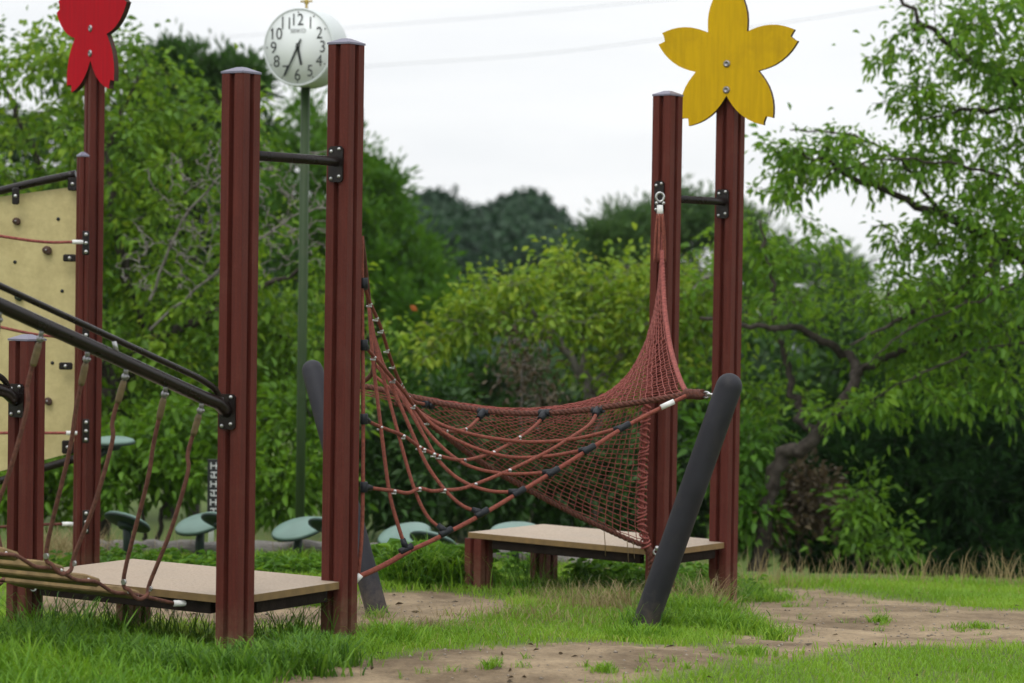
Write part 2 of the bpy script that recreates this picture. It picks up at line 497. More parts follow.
def grow(limbs, targets, sag=.10, rmax=.016, rtip=.003, wob=.10):
    """joins every target to the nearest wood already there; returns limb tubes and twig paths"""
    nodes = []; rad = []; tubes = []
    for pts, r0, r1 in limbs:
        q = spline(pts, 7)
        q[1:-1] += rng.normal(size=q[1:-1].shape) * (min(r0 * .22, .010) + .006)
        rr = np.linspace(r0, r1, len(q))
        tubes.append((q, rr)); nodes.append(q); rad.append(rr)
    nodes = np.concatenate(nodes); rad = np.concatenate(rad)
    d0 = np.min(np.linalg.norm(targets[:, None] - nodes[None], axis=2), axis=1)
    paths = []
    for i in np.argsort(d0):
        t = targets[i]
        dd = np.linalg.norm(nodes - t, axis=1) + .45 * np.maximum(0, nodes[:, 2] - t[2])
        j = int(np.argmin(dd)); p0 = nodes[j]
        l = np.linalg.norm(t - p0)
        if l < .03: continue
        k = 6
        s = np.linspace(0, 1, k)[:, None]
        q = p0 + (t - p0) * s
        q[:, 2] += (l * sag * 4 * s * (1 - s))[:, 0]
        q[1:-1] += rng.normal(size=(k - 2, 3)) * l * wob
        r0 = min(rad[j] * .75, rtip + .012 * l, rmax)
        rr = np.linspace(max(r0, rtip), rtip, k)
        tubes.append((q, rr)); paths.append((q, l))
        nodes = np.vstack([nodes, q[1:]]); rad = np.concatenate([rad, rr[1:]])
    return tubes, paths


def twig_leaves(paths, per_m, size, spread, droop, aspect=.45, start=.3, up=0.0, minn=14, out=1.0):
    Pp = []; D = []; K = []
    for i, (q, l) in enumerate(paths):
        n = int(per_m * max(l, .35) * (1 - start)) + minn
        t = start + (1 - start) * rng.random(n)
        idx = t * (len(q) - 1); a = np.minimum(idx.astype(int), len(q) - 2); f = (idx - a)[:, None]
        base = q[a] * (1 - f) + q[a + 1] * f
        ax = norm(q[-1] - q[0])
        off = rng.normal(size=(n, 3))
        Pp.append(base + off * spread * rng.random((n, 1)))
        D.append(norm(off) * .8 * out + ax * .5 + np.array([0, 0, -droop + up]))
        K.append(np.full(n, rng.random()))
    Pp = np.concatenate(Pp); D = np.concatenate(D); K = np.concatenate(K)
    n = len(Pp)
    L = size * (.45 + .95 * rng.random(n) ** 1.2)
    return leaf_mesh(Pp, D, L, L * aspect * (.8 + .4 * rng.random(n))) + (np.clip(.55 * K + .45 * rng.random(n), 0, 1),)


def tree(name, base, limbs, specs, label, cat, leaf, bark, per_m=90, size=.09, spread=.12, droop=.6, aspect=.45, up=0, minn=14,
         sag=.1, rmax=.016, group=None, tint=(0, 1), targets=None, rtip=.003, parts=('trunk', 'crown'), start=.3, sides=5, wob=.10):
    root = thing(name, base, label, cat, group)
    tg = ellipsoid_targets(specs) if targets is None else targets
    tubes, paths = grow(limbs, tg, sag, rmax, rtip, wob)
    mb = MB()
    for q, rr in tubes:
        mb.tube(q, rr, 9 if rr[0] > .03 else sides, False)
    mb.build(parts[0], bark, root)
    V, T, k = twig_leaves(paths, per_m, size, spread, droop, aspect, start, up, minn)
    k = tint[0] + (tint[1] - tint[0]) * k
    raw_mesh(parts[1], V, T, np.repeat(k, 6), leaf, root)
    return root


# ------------------------------------------------------------------ ground regions (outlines of the bare dirt)
DIRT = [
    [(680, 606), (725, 586), (760, 584), (800, 589), (850, 595), (900, 600), (960, 606), (1024, 611), (1200, 616), (1200, 650), (1024, 648), (960, 645), (900, 645), (850, 650), (800, 659), (750, 664), (728, 650), (735, 624), (705, 616)],
    [(160, 780), (235, 700), (285, 672), (330, 662), (392, 658), (430, 651), (480, 647), (520, 648), (560, 642), (610, 641), (650, 647), (700, 645), (735, 655), (705, 668), (640, 678), (590, 690), (540, 712), (480, 780)],
    [(20, 586), (150, 592), (260, 592), (345, 590), (420, 592), (480, 596), (520, 601), (512, 611), (475, 619), (400, 629), (355, 633), (300, 628), (200, 624), (100, 619), (20, 614)],
    [(575, 570), (610, 566), (660, 571), (655, 584), (600, 587), (570, 582)],
]


def in_poly(x, y, poly):
    c = np.zeros(len(x), bool)
    n = len(poly)
    for i in range(n):
        x0, y0 = poly[i]; x1, y1 = poly[(i + 1) % n]
        hit = ((y0 > y) != (y1 > y)) & (x < (x1 - x0) * (y - y0) / (y1 - y0 + 1e-9) + x0)
        c ^= hit
    return c


def is_dirt(x, y, jit=1.0):
    px, py, _ = proj(np.stack([x, y, gz(x, y)], 1))
    px = px + jit * (9 * vnoise(x, y, 5) + 5 * vnoise(y, x, 17)); py = py + jit * (3.0 * vnoise(x + 3, y, 4) + 1.6 * vnoise(x, y + 5, 15))
    c = np.zeros(len(x), bool)
    for p in DIRT:
        c |= in_poly(px, py, p)
    return c


# ground sheet
xs = np.unique(np.concatenate([np.linspace(-600, -40, 12), np.linspace(-40, -6, 20), np.arange(-6, 6.01, .05), np.linspace(6, 40, 20), np.linspace(40, 600, 12)]))
ys = np.unique(np.concatenate([np.linspace(-80, 6, 18), np.arange(6, 20.01, .05), np.linspace(20, 60, 24), np.linspace(60, 700, 18)]))
X, Y = np.meshgrid(xs, ys)
Z = gz(X, Y)
near = (np.abs(X) < 6) & (Y > 6) & (Y < 20)
Z = Z + near * (.005 * vnoise(X, Y, 7) + .003 * vnoise(X + 7, Y, 19) + .003 * vnoise(Y, X, 41))
nx, ny = len(xs), len(ys)
V = np.stack([X.ravel(), Y.ravel(), Z.ravel()], 1)
ii = (np.arange(ny - 1)[:, None] * nx + np.arange(nx - 1)[None]).ravel()
Q = np.stack([ii, ii + 1, ii + 1 + nx, ii + nx], 1)
T = np.concatenate([Q[:, [0, 1, 2]], Q[:, [0, 2, 3]]])
go = raw_mesh('ground', V, T, np.zeros(len(V)), M['ground'])
go['kind'] = 'structure'; go['label'] = 'bare trodden soil and turf of the playground sloping gently away'
tf = np.ones(len(V))
sel = (V[:, 1] > 6) & (V[:, 1] < 20)
dd = np.zeros(sel.sum())
for a, b in ((0, 0), (.05, .02), (-.05, .02), (.03, -.05), (-.03, -.06), (0, .08)):
    dd += is_dirt(V[sel, 0] + a, V[sel, 1] + b)
tf[sel] = 1 - dd / 6
at = go.data.attributes.new('turf', 'FLOAT', 'POINT'); at.data.foreach_set('value', (tf * .85).astype(np.float32))
for p in go.data.polygons: pass
go.data.polygons.foreach_set('use_smooth', [True] * len(go.data.polygons))


# ------------------------------------------------------------------ grass
def blades(x, y, h, w, lean, name, mat, tint, label, cat, kind='stuff', parent=None, flop=None):
    n = len(x)
    z = gz(x, y) - .006
    b = np.stack([x, y, z], 1)
    a = rng.random(n) * 2 * math.pi
    dirv = np.stack([np.cos(a), np.sin(a), np.zeros(n)], 1)
    yaw = rng.random(n) * 2 * math.pi
    s = np.stack([np.cos(yaw), np.sin(yaw), np.zeros(n)], 1) * (w * .5)[:, None]
    le = (lean * (.3 + 1.2 * rng.random(n)) * h)[:, None]
    h = h[:, None]; up = np.array([0, 0, 1.0])
    m1 = b + up * h * .45 + dirv * le * .25
    m2 = b + up * h * .80 + dirv * le * .68
    tp = b + up * h * (1 - .35 * (le / h) ** 2) + dirv * le * 1.25
    V = np.stack([b - s, b + s, m1 + s * .85, m1 - s * .85, m2 + s * .55, m2 - s * .55, tp], 1).reshape(-1, 3)
    i = (np.arange(n) * 7)[:, None]
    T = np.concatenate([i + np.array([[0, 1, 2]]), i + np.array([[0, 2, 3]]), i + np.array([[3, 2, 4]]), i + np.array([[3, 4, 5]]), i + np.array([[5, 4, 6]])])
    o = raw_mesh(name, V, T, np.repeat(tint, 7), mat, parent)
    if label:
        o['kind'] = kind; o['label'] = label; o['category'] = cat
    return o


def scatter(n, x0, x1, y0, y1, dirt_keep=.0):
    x = x0 + (x1 - x0) * rng.random(n); y = y0 + (y1 - y0) * rng.random(n)
    f = np.zeros(n)
    for a, b in ((0, 0), (.05, .10), (-.05, .10), (.06, -.10), (-.06, -.10), (0, .22), (0, -.22), (.16, 0), (-.16, 0)):
        f += is_dirt(x + a, y + b) / 9
    k = rng.random(n) < np.maximum((1 - f) ** 1.6, dirt_keep)
    return x[k], y[k]


# mown turf everywhere except on the bare soil
x, y = scatter(250000, -4.6, 4.8, 8.6, 17.6, .004)
k = (y < 16.85 + .12 * vnoise(x, y, 1.5)) | (x < .5)
x, y = x[k], y[k]
px, py, _ = proj(np.stack([x, y, gz(x, y)], 1))
patch = .5 + .5 * vnoise(x, y, 2.2)
h = .022 + .020 * rng.random(len(x)) + .018 * patch
midp = np.clip(1 - np.abs(py - 618) / 45, 0, 1) * (px > 355) * (px < 760)
h = h + .018 * midp * .7 * rng.random(len(x)) + .02 * (y > 14.5) * rng.random(len(x))
tint = np.clip(.25 + .35 * rng.random(len(x)) + .3 * vnoise(x, y, 1.6) + .08 * (y > 15), 0, .93)
tint = np.where(rng.random(len(x)) < .03 + .14 * midp * (.5 + vnoise(x, y, 3)), 1.0, tint)
blades(x, y, h, .0042 + .002 * rng.random(len(x)), np.full(len(x), .6), 'grass', M['grass_lawn'], tint,
       'short green lawn grass around the bare trodden soil', 'grass')

# taller rank grass round the near deck
n = 30000
x = -3.4 + 3.0 * rng.random(n); y = 9.3 + 2.6 * rng.random(n)
px, py, _ = proj(np.stack([x, y, gz(x, y)], 1))
edge = 345 - np.maximum(0, py - 655) * 2.2 + 14 * vnoise(x, y, 7)
k = (px < edge) & (py > 645 + 6 * vnoise(x, y, 6) - 14 * (px < 130)) & (rng.random(n) < .45 + .55 * (vnoise(x, y, 6) > -.2))
x, y, px, py2 = x[k], y[k], px[k], py[k]
h = (.06 + .11 * rng.random(len(x)) ** 1.5) * (.95 - .38 * np.clip((px - 40) / 150, 0, 1)) * (1 - .35 * (np.abs(px - 238) < 40) * (py2 < 668))
blades(x, y, h, .0055 + .005 * rng.random(len(x)), np.full(len(x), .65), 'tall_grass', M['grass_tall'],
       np.clip(.15 + .5 * rng.random(len(x)) + .25 * vnoise(x, y, 4) + .34 * (rng.random(len(x)) < .03), 0, 1),
       'long unmown grass below the plank bridge and near deck', 'grass')


def rough_patch(cx, cy, rx, ry, d_unused, n, h0, h1, name, mat, label, lean=.5, w=.005, t0=0, t1=1):
    """long grass spread over the ground round a pixel position"""
    c = ground_at(cx, cy)
    s = c[1] / F
    u = rng.normal(size=(n, 2)) * .5
    x = c[0] + u[:, 0] * rx * s
    y = c[1] + u[:, 1] * ry
    h = (h0 + (h1 - h0) * rng.random(n)) * np.clip(1.1 - .35 * (u ** 2).sum(1), .4, 1.1)
    return blades(x, y, h, w * (.6 + .8 * rng.random(n)), np.full(n, lean), name, mat, t0 + (t1 - t0) * rng.random(n), label, 'grass')


def ground_at(px, py):
    d = 12.0
    for _ in range(60):
        q = P(px, py, d)
        e = q[2] - float(gz(q[0], q[1]))
        d += e * 6
        d = min(max(d, 5), 40)
    return P(px, py, d)


def multi_patch(name, mat, label, items, t0=0, t1=1, cat='grass'):
    X = []; Y = []; H = []; Wd = []
    for (cx, cy, rx, ry, n, h0, h1, w) in items:
        c = ground_at(cx, cy); s = c[1] / F
        u = rng.normal(size=(n, 2)) * .5
        X.append(c[0] + u[:, 0] * rx * s); Y.append(c[1] + u[:, 1] * ry)
        H.append((h0 + (h1 - h0) * rng.random(n)) * np.clip(1.1 - .3 * (u ** 2).sum(1), .4, 1.1))
        Wd.append(w * (.6 + .8 * rng.random(n)))
    X = np.concatenate(X); Y = np.concatenate(Y); H = np.concatenate(H); Wd = np.concatenate(Wd)
    return blades(X, Y, H, Wd, np.full(len(X), .7), name, mat, t0 + (t1 - t0) * rng.random(len(X)), label, cat)


multi_patch('long_grass', M['grass_tall'], 'longer green grass tufts under the nets and by the leaning poles',
            [(690, 622, 55, .22, 1800, .06, .17, .006), (720, 632, 60, .18, 1500, .05, .13, .006), (640, 640, 40, .15, 700, .04, .10, .005),
             (620, 605, 85, .25, 900, .05, .12, .005), (430, 636, 90, .15, 600, .03, .06, .005), (390, 645, 40, .2, 700, .05, .14, .006),
             (362, 652, 25, .15, 400, .04, .10, .005), (655, 630, 30, .06, 420, .05, .13, .006), (378, 618, 14, .05, 90, .03, .08, .005), (720, 598, 60, .25, 1600, .05, .14, .006), (760, 601, 40, .12, 500, .04, .08, .006),
             (170, 520, 10, .1, 10, .05, .1, .005), (880, 622, 14, .05, 120, .03, .06, .005), (975, 628, 30, .08, 200, .02, .05, .005),
             (775, 640, 16, .1, 160, .04, .09, .006), (490, 668, 10, .04, 90, .03, .06, .005), (605, 672, 14, .05, 120, .03, .06, .005),
             (750, 655, 30, .1, 300, .03, .06, .005)] + [(float(rng.uniform(740, 1020)), float(rng.uniform(602, 640)), float(rng.uniform(5, 16)), .04, int(rng.integers(8, 40)), .02, .05, .004) for _ in range(16)] + [(float(rng.uniform(330, 690)), float(rng.uniform(656, 682)), float(rng.uniform(4, 14)), .03, int(rng.integers(6, 30)), .02, .05, .004) for _ in range(16)] + [ (300, 605, 60, .25, 500, .08, .2, .006), (425, 586, 50, .14, 1200, .12, .28, .009), (300, 566, 120, .3, 700, .06, .14, .007)],
            .1, .95)
multi_patch('dry_grass', M['grass_dry'], 'straw coloured dry grass stems among the green under the nets',
            [(520, 618, 100, .3, 420, .03, .10, .003), (410, 632, 60, .2, 260, .03, .10, .003), (610, 612, 70, .25, 620, .08, .20, .003), (700, 615, 45, .2, 380, .10, .26, .003), (705, 595, 40, .2, 240, .10, .24, .003), (375, 640, 30, .2, 260, .06, .18, .003),
             (560, 605, 50, .2, 140, .06, .16, .003), (60, 560, 60, .8, 900, .10, .25, .004)], 0, 1)
# straw-like stems along the edge where the ground drops away
n = 6500
x = -3.4 + 8.0 * rng.random(n); y = 16.45 + .6 * rng.random(n) + .08 * np.sin(3 * x) + .5 * (x < .5)
k = ((x > .6) | (rng.random(n) < .25)) & (rng.random(n) < .52 + .5 * vnoise(x, y, 2.1) + .25 * vnoise(x, y, 7))
x, y = x[k], y[k]; n = len(x)
blades(x, y, (.05 + .22 * rng.random(n) ** 2.2) * (1 + .35 * vnoise(x, y, 3)), .0025 + .003 * rng.random(n), np.full(n, .38), 'dry_grass', M['grass_dry'], rng.random(n),
       'pale dry grass stalks along the far edge of the lawn', 'grass')
n = 6000
x = -3.4 + 8.0 * rng.random(n); y = 16.4 + .7 * rng.random(n) + .6 * (x < .5)
blades(x, y, .03 + .06 * rng.random(n), .005 + .004 * rng.random(n), np.full(n, .6), 'long_grass', M['grass_tall'], .3 + .6 * rng.random(n),
       'green fringe of longer grass along the far edge of the lawn', 'grass')

# ------------------------------------------------------------------ playground posts
UPV = np.array([0, 0, 1.0])


def post_profile(w):
    h = w / 2; g = w * .12; dpt = w * .20; c = w * .04
    side = [(-h + c, -h), (-g, -h), (-g + .004, -h + dpt), (g - .004, -h + dpt), (g, -h), (h - c, -h)]
    out = []
    for k in range(4):
        a = k * math.pi / 2
        for (x, y) in side:
            out.append((x * math.cos(a) - y * math.sin(a), x * math.sin(a) + y * math.cos(a)))
    return out


def frame_of(n2):
    """local frame whose -y axis points along n2 (the post's front face)"""
    n2 = np.array([n2[0], n2[1], 0.]); n2 /= np.linalg.norm(n2)
    ey = -n2; ex = np.array([ey[1], -ey[0], 0.])
    return ex, ey


def make_post(parent, xy, z0, z1, n2, w=.12, cap=True, mat=None):
    ex, ey = frame_of(n2)
    o = np.array([xy[0], xy[1], 0.])
    po = MB().prism(post_profile(w), z0, z1, (o, ex, ey, UPV)).build('post', mat or M['post'], parent)
    if cap:
        mb = MB(); h = w / 2 + .0015
        b = [o + ex * sx * h + ey * sy * h for sx, sy in ((-1, -1), (1, -1), (1, 1), (-1, 1))]
        t = [o + ex * sx * h * .25 + ey * sy * h * .25 for sx, sy in ((-1, -1), (1, -1), (1, 1), (-1, 1))]
        V = [p + UPV * (z1 + .0015) for p in b] + [p + UPV * (z1 + .010) for p in b] + [p + UPV * (z1 + .030) for p in t]
        fc = [(3, 2, 1, 0), (8, 9, 10, 11)] + [(i, (i + 1) % 4, (i + 1) % 4 + 4, i + 4) for i in range(4)] + [(i + 4, (i + 1) % 4 + 4, (i + 1) % 4 + 8, i + 8) for i in range(4)]
        mb.add(V, fc).build('post_cap', M['cap'], po)
    return po


def bracket(parent, c, n2, w=.080, h=.16, name='bracket'):
    """dark bolted plate on a post face, with its four bolts"""
    ex, ey = frame_of(n2); nn = -ey
    mb = MB()
    r = .012
    poly = [(-w / 2 + r, -h / 2), (w / 2 - r, -h / 2), (w / 2, -h / 2 + r), (w / 2, h / 2 - r), (w / 2 - r, h / 2), (-w / 2 + r, h / 2), (-w / 2, h / 2 - r), (-w / 2, -h / 2 + r)]
    mb.prism(poly, .002, .010, (np.asarray(c), ex, UPV, nn))
    for sx in (-.27, .27):
        for sz in (-.38, .38):
            q = np.asarray(c) + ex * sx * w + UPV * (sz * h + (.006 if sx > 0 else -.004)) + nn * .010
            mb.lathe(q, nn, [(.0085, 0), (.0085, .004), (.006, .008), (.0, .0085)], 8, mi=1)
    return mb.build(name, [M['dark_tube'], M['steel']], parent)


def dir2(a, b):
    v = np.array([b[0] - a[0], b[1] - a[1]]); return v / np.linalg.norm(v)


def platform(name, A, dAB, lenAB, lenAL, zdeck, tops, label, w=.12, flower=None, barz=2.1):
    """deck with a tall front post, a tall right post and two short corner posts"""
    A = np.array(A); ab = np.array(dAB); al = np.array([-ab[1], ab[0]]); n2 = -ab
    B = A + ab * lenAB; Lc = A + al * lenAL; Mc = B + al * lenAL
    root = thing(name, (A[0], A[1], float(gz(*A))), label, 'play platform', 'timber play platforms at either end of the nets')
    A3 = lambda p, z: np.array([p[0], p[1], z])
    for p, t, cap in ((A, tops[0], True), (B, tops[1], tops[1] is not None), (Lc, tops[2], True), (Mc, tops[3], False)):
        g = float(gz(*p)) - .15
        make_post(root, p, g, t if t else zdeck - .035, n2, w, cap and (t or 0) > zdeck + .1)
    # deck board with cream top and ochre edge
    cen = (A + B + Lc + Mc) / 4
    ex = np.array([al[0], al[1], 0]); ey = np.array([ab[0], ab[1], 0])
    o = A3(cen, 0)
    hx, hy = lenAL / 2 + .045, lenAB / 2 + .045
    c = .10
    # the corners of the board are cut round the posts
    poly = [(-hx + c, -hy), (hx - c, -hy), (hx - c, -hy + c), (hx, -hy + c), (hx, hy - c), (hx - c, hy - c), (hx - c, hy), (-hx + c, hy), (-hx + c, hy - c), (-hx, hy - c), (-hx, -hy + c), (-hx + c, -hy + c)]
    if tops[2] is None:
        poly = [(-hx + c, -hy), (hx, -hy), (hx, hy), (-hx + c, hy), (-hx + c, hy - c), (-hx, hy - c), (-hx, -hy + c), (-hx + c, -hy + c)]
    elif tops[3] is None:
        poly = [(-hx + c, -hy), (hx - c, -hy), (hx - c, -hy + c), (hx, -hy + c), (hx, hy), (-hx + c, hy), (-hx + c, hy - c), (-hx, hy - c), (-hx, -hy + c), (-hx + c, -hy + c)]
    poly = poly[::-1] if False else poly
    # al x ab orientation: make it counter-clockwise seen from above
    ez = UPV
    if np.cross(ex, ey)[2] < 0:
        ex = -ex
        poly = [(-a, b) for a, b in poly][::-1]
        ey = ey
    d = MB().prism(poly, zdeck - .032, zdeck, (o, ex, ey, ez), mi=0, mi_side=1).build('deck_board', [M['deck'], M['deck_edge']], root)
    fb = MB()
    ins = .02
    for sy in (-1, 1):
        fb.box(o + ey * sy * (hy - ins - .02), ex, ey, UPV, hx - .16, .02, zdeck - .086, zdeck - .0345, .004)
    for sx in (-1, 1):
        fb.box(o + ex * sx * (hx - ins - .02), ex, ey, UPV, .02, hy - .16, zdeck - .086, zdeck - .0345, .004)
    fb.build('deck_frame', M['frame'], root)
    # crossbar from the back face of the front post to the front face of the right post
    p0 = A3(A + ab * (w / 2 - .002), barz); p1 = A3(B - ab * (w / 2 + .030), barz); p2 = A3(B - ab * (w / 2 - .001), barz)
    side = np.array([-n2[1], n2[0], 0]) * .0
    bar = MB().tube([p0, p1, (p1 + p2) / 2, p2], [.0215, .0215, .023, .026], 16).build('crossbar', M['dark_tube'], root)
    bracket(bar, A3(B - ab * (w / 2), barz - .012), n2)
    return root, A, B, Lc, Mc, n2, al


# near platform
A = (-1.1656, 11.06)
AB = np.array([.550, .835]); AB /= np.linalg.norm(AB)
near_root, A, B, FL, MN, n_near, al_near = platform('play_platform', A, AB, .735, 1.225, .236, (2.454, 2.637, 1.29, None),
    'nearer wooden play deck half sunk in long grass below the wall clock', barz=2.115)
# far platform
C = (.824, 14.10)
CD = np.array([.62, .785]); CD /= np.linalg.norm(CD)
far_root, C, D, LL, MM, n_far, al_far = platform('play_platform', C, CD, .615, 1.27, .142, (2.598, 2.95, None, None),
    'farther wooden play deck whose tallest post carries a yellow flower', barz=2.047)


# ------------------------------------------------------------------ flower boards
def flower(parent, c, yaw, rad, mat, ntwist=0.0):
    nn = np.array([math.sin(yaw), -math.cos(yaw), 0.]); ex = np.array([math.cos(yaw), math.sin(yaw), 0.])
    half = [(.270, .372), (.275, .45), (.276, .53), (.268, .62), (.246, .71), (.212, .80), (.168, .88), (.120, .945), (.078, .995), (.050, .96), (.012, .92)]
    pet = [(-u, v) for u, v in half] + [(u, v) for u, v in half[-2:0:-1]]
    out = []
    for k in range(5):
        a = math.pi / 2 - k * 2 * math.pi / 5
        dx, dy = math.cos(a), math.sin(a)
        for (u, v) in pet:
            out.append((rad * (v * dx + u * dy), rad * (v * dy - u * dx)))
    out = out[::-1]
    mb = MB()
    n = len(out)
    p2 = np.array(out)
    # flat faces as fans round the centre, so the outline may be concave
    Vf = np.vstack([[0, 0], p2])
    for z, flip in ((.030, False), (0.0, True)):
        V = c + Vf[:, :1] * ex + Vf[:, 1:] * UPV + nn * z
        fc = [(0, 1 + i, 1 + (i + 1) % n) for i in range(n)]
        if not flip: fc = [f for f in fc]
        mb.add(V, [f if not flip else f[::-1] for f in fc], False, 0)
    V0 = c + p2[:, :1] * ex + p2[:, 1:] * UPV
    V1 = V0 + nn * .030
    mb.add(np.vstack([V0, V1]), [(i, (i + 1) % n, n + (i + 1) % n, n + i) for i in range(n)], False, 1)
    fl = mb.build('flower_board', [mat, M['edge_dark']], parent)
    for dz in (-.018, -.163):
        q = c + UPV * dz + nn * .030
        MB().lathe(q, nn, [(.021, 0), (.021, .003), (.015, .009), (.013, .010), (.010, .004), (0, .004)], 12).build('bolt', M['bolt'], fl)
    return fl


yl = np.array([D[0], D[1], 0.]) + np.array([n_far[0], n_far[1], 0.]) * .075
ycen = P(728.5, 60.5, yl[1] - .03)
yl = yl + np.array([.026, 0, 0])
flower(far_root, np.array([yl[0], yl[1], ycen[2]]), R(-25), .424, M['yellow'])

# ------------------------------------------------------------------ climbing wall with the red flower
E = P(92, 341, 15.3); E2 = P(81, 341, 15.12)
n_e = np.array([math.sin(R(-57)), -math.cos(R(-57))])
cw = thing('climbing_wall', (E[0], E[1], float(gz(E[0], E[1]))), 'cream climbing board with bolted holds beside a red flower post', 'climbing wall')
make_post(cw, E[:2], float(gz(E[0], E[1])) - .1, 3.10, n_e, .092, False)
make_post(cw, E2[:2], float(gz(E2[0], E2[1])) - .1, P(80, 157, 15.12)[2], n_e, .055, True)
rc = P(100, 26, E[1] - .05)
flower(cw, rc + np.array([n_e[0], n_e[1], 0]) * .03, R(-53), .447, M['red'])
# panel, in a plane running left from the second post
pd = 15.30
corners = [P(-190, 262 - 40, pd + .1), P(79, 186, pd), P(75, 452, pd), P(-190, 520, pd + .1)]
pn = np.cross(corners[1] - corners[0], corners[3] - corners[0]); pn /= np.linalg.norm(pn)
if pn[1] > 0: pn = -pn
mb = MB(); th = .022
cc = np.array(corners)
mb.add(np.vstack([cc, cc - pn * th]), [(0, 3, 2, 1), (4, 5, 6, 7), (0, 1, 5, 4), (1, 2, 6, 5), (2, 3, 7, 6), (3, 0, 4, 7)])
panel = mb.build('panel', M['panel'], cw)
for (hx, hy) in ((58, 219), (14, 262), (62, 291), (52, 363), (-40, 300), (-60, 250), (-30, 400)):
    q = P(hx, hy, pd); q = q + pn * (np.dot(cc[0] - q, pn)) + pn * .001
    MB().lathe(q, pn, [(.011, 0), (.011, .002), (0, .002)], 10).build('bolt_hole', M['sign_black'], panel)
for (hx, hy, r, m) in ((16, 221, .025, 'hold'), (47, 250, .029, 'hold'), (18, 297, .025, 'hold_green'), (48, 401, .026, 'hold'), (-50, 340, .035, 'hold')):
    q = P(hx, hy, pd); q = q + pn * (np.dot(cc[0] - q, pn))
    hm = MB().ball(q + pn * .015, r, 0, (1.0, .9, .85))
    hm.ball(q + pn * .022 + np.array([r * .35, 0, -r * .4]), r * .7, 0, (1, .8, .9))
    ho = hm.build('climbing_hold', M[m], cw)
    MB().lathe(q + pn * (r * .9 + .012), pn, [(.006, 0), (.006, .003), (0, .003)], 8).build('bolt', M['bolt'], ho)
t0, t1 = P(-190, 236, pd + .06), P(76, 174, pd - .03)
MB().tube(spline([t0, P(-60, 206, pd + .03), P(20, 186, pd), t1]), .024, 14).build('top_rail', M['dark_tube'], cw)
b0, b1 = P(-190, 534, pd + .06), P(74, 459, pd - .03)
MB().tube(spline([b0, P(-60, 498, pd + .03), P(20, 475, pd), b1]), .024, 14).build('bottom_rail', M['dark_tube'], cw)
for (bx, by, sx, sz) in ((16, 196, .022, .05), (73, 184, .03, .04), (70, 258, .04, .022), (66, 366, .04, .022), (68, 447, .035, .04)):
    q = P(bx, by, pd - .04)
    br = MB().box(q, np.array([1., 0, 0]), np.array([0, 0, 1.]), pn, sx, sz, 0, .012, .008)
    br.lathe(q + pn * .012, pn, [(.011, 0), (.011, .004), (.006, .009), (0, .009)], 8, mi=1)
    br.build('bracket', [M['dark_tube'], M['steel']], cw)

# guard ropes that run from the flower post out of the picture
ropes = [((-120, 216), (0, 236), (45, 242), (72, 242), 'topmost', 245), ((-120, 300), (0, 327), (40, 335), (72, 337), 'second', 337),
         ((-120, 436), (0, 433), (40, 433), (66, 433), 'third', 433), ((-120, 536), (0, 527), (30, 525), (62, 524), 'lowest', 524)]
lab = {'topmost': 'dark red rope crossing the cream board above the brown hold', 'second': 'dark red rope crossing the cream board just behind the black handrail',
       'third': 'dark red rope at the lower edge of the cream board', 'lowest': 'brown rope low down below the cream board above dry grass'}
for a, b, c, e, nm, yy in ropes:
    dd = [14.5, 14.75, 14.9, 15.0]
    pts = [P(q[0], q[1], d) for q, d in zip((a, b, c, e), dd)]
    rt = thing('guard_rope', pts[0], lab[nm], 'rope', 'guard ropes tied to the red flower post')
    MB().tube(spline(pts, 8), .0085, 8).build('cord', M['rope_brown'] if nm == 'lowest' else M['net'], rt)
    f1 = P(e[0] + 11, e[1], 15.02)
    MB().tube([pts[-1], (pts[-1] + f1) / 2, f1], [.013, .013, .012], 10).build('ferrule', M['ferrule'], rt)
    bx = MB().box(P(86, yy - 2, 15.05), np.array([1., 0, 0]), UPV, np.array([0, -1., 0]), .02, .07, 0, .012, .006)
    for dz in (-.05, 0, .05):
        bx.ball(P(86, yy - 2, 15.03) + UPV * dz, .011, 1)
    bx.build('bracket', [M['dark_tube'], M['steel']], rt)

# ------------------------------------------------------------------ plank bridge hanging from handrails
n3 = np.array([n_near[0], n_near[1], 0.]); al3 = np.array([al_near[0], al_near[1], 0.])
A3 = np.array([A[0], A[1], 0.]); F3 = np.array([FL[0], FL[1], 0.])
br = thing('plank_bridge', (A[0] - .9, A[1] - .4, 0.0), 'rope hung bridge of weathered planks rising to the left of the near deck', 'bridge')
TMAX = 2.9


def railz(t): return 1.035 + .325 * t


def handrail(base, sgn, slope0=0.0):
    """thick rail with a slim grab rail above it; hangers hang below"""
    off = al3 * sgn * 0.0
    p = lambda t, dz=0, s=0: base + n3 * (.06 + t) + UPV * (railz(t) + dz) + al3 * s
    rail = MB().tube(np.array([base + n3 * .061 + UPV * (railz(0) - .012), p(.03, -.008), p(.07, .006), p(.16), p(.6), p(1.2), p(2.0), p(TMAX)]), .0285, 16).build('handrail', M['dark_tube'], br)
    g = spline([p(.055, .025), p(.085, .055), p(.14, .066), p(.24, .073), p(.6, .073), p(1.2, .073), p(2.0, .073), p(TMAX, .073)], 5)
    MB().tube(g, .0135, 12).build('grab_rail', M['dark_tube'], rail)
    for t in (.70, 1.5, 2.3):
        MB().tube([p(t, .015), p(t + .02, .071)], .010, 8).build('strut', M['steel'], rail)
    bracket(rail, base + n3 * .06 + UPV * (railz(0) - .012), n_near, .088, .15)


handrail(A3, 1)
handrail(F3, -1)
PITCHB = .235
plank_t = [.27 + PITCHB * i for i in range(11)]
plz = lambda t: .262 + .315 * (t - .27)
IN = .35; LAL = 1.225


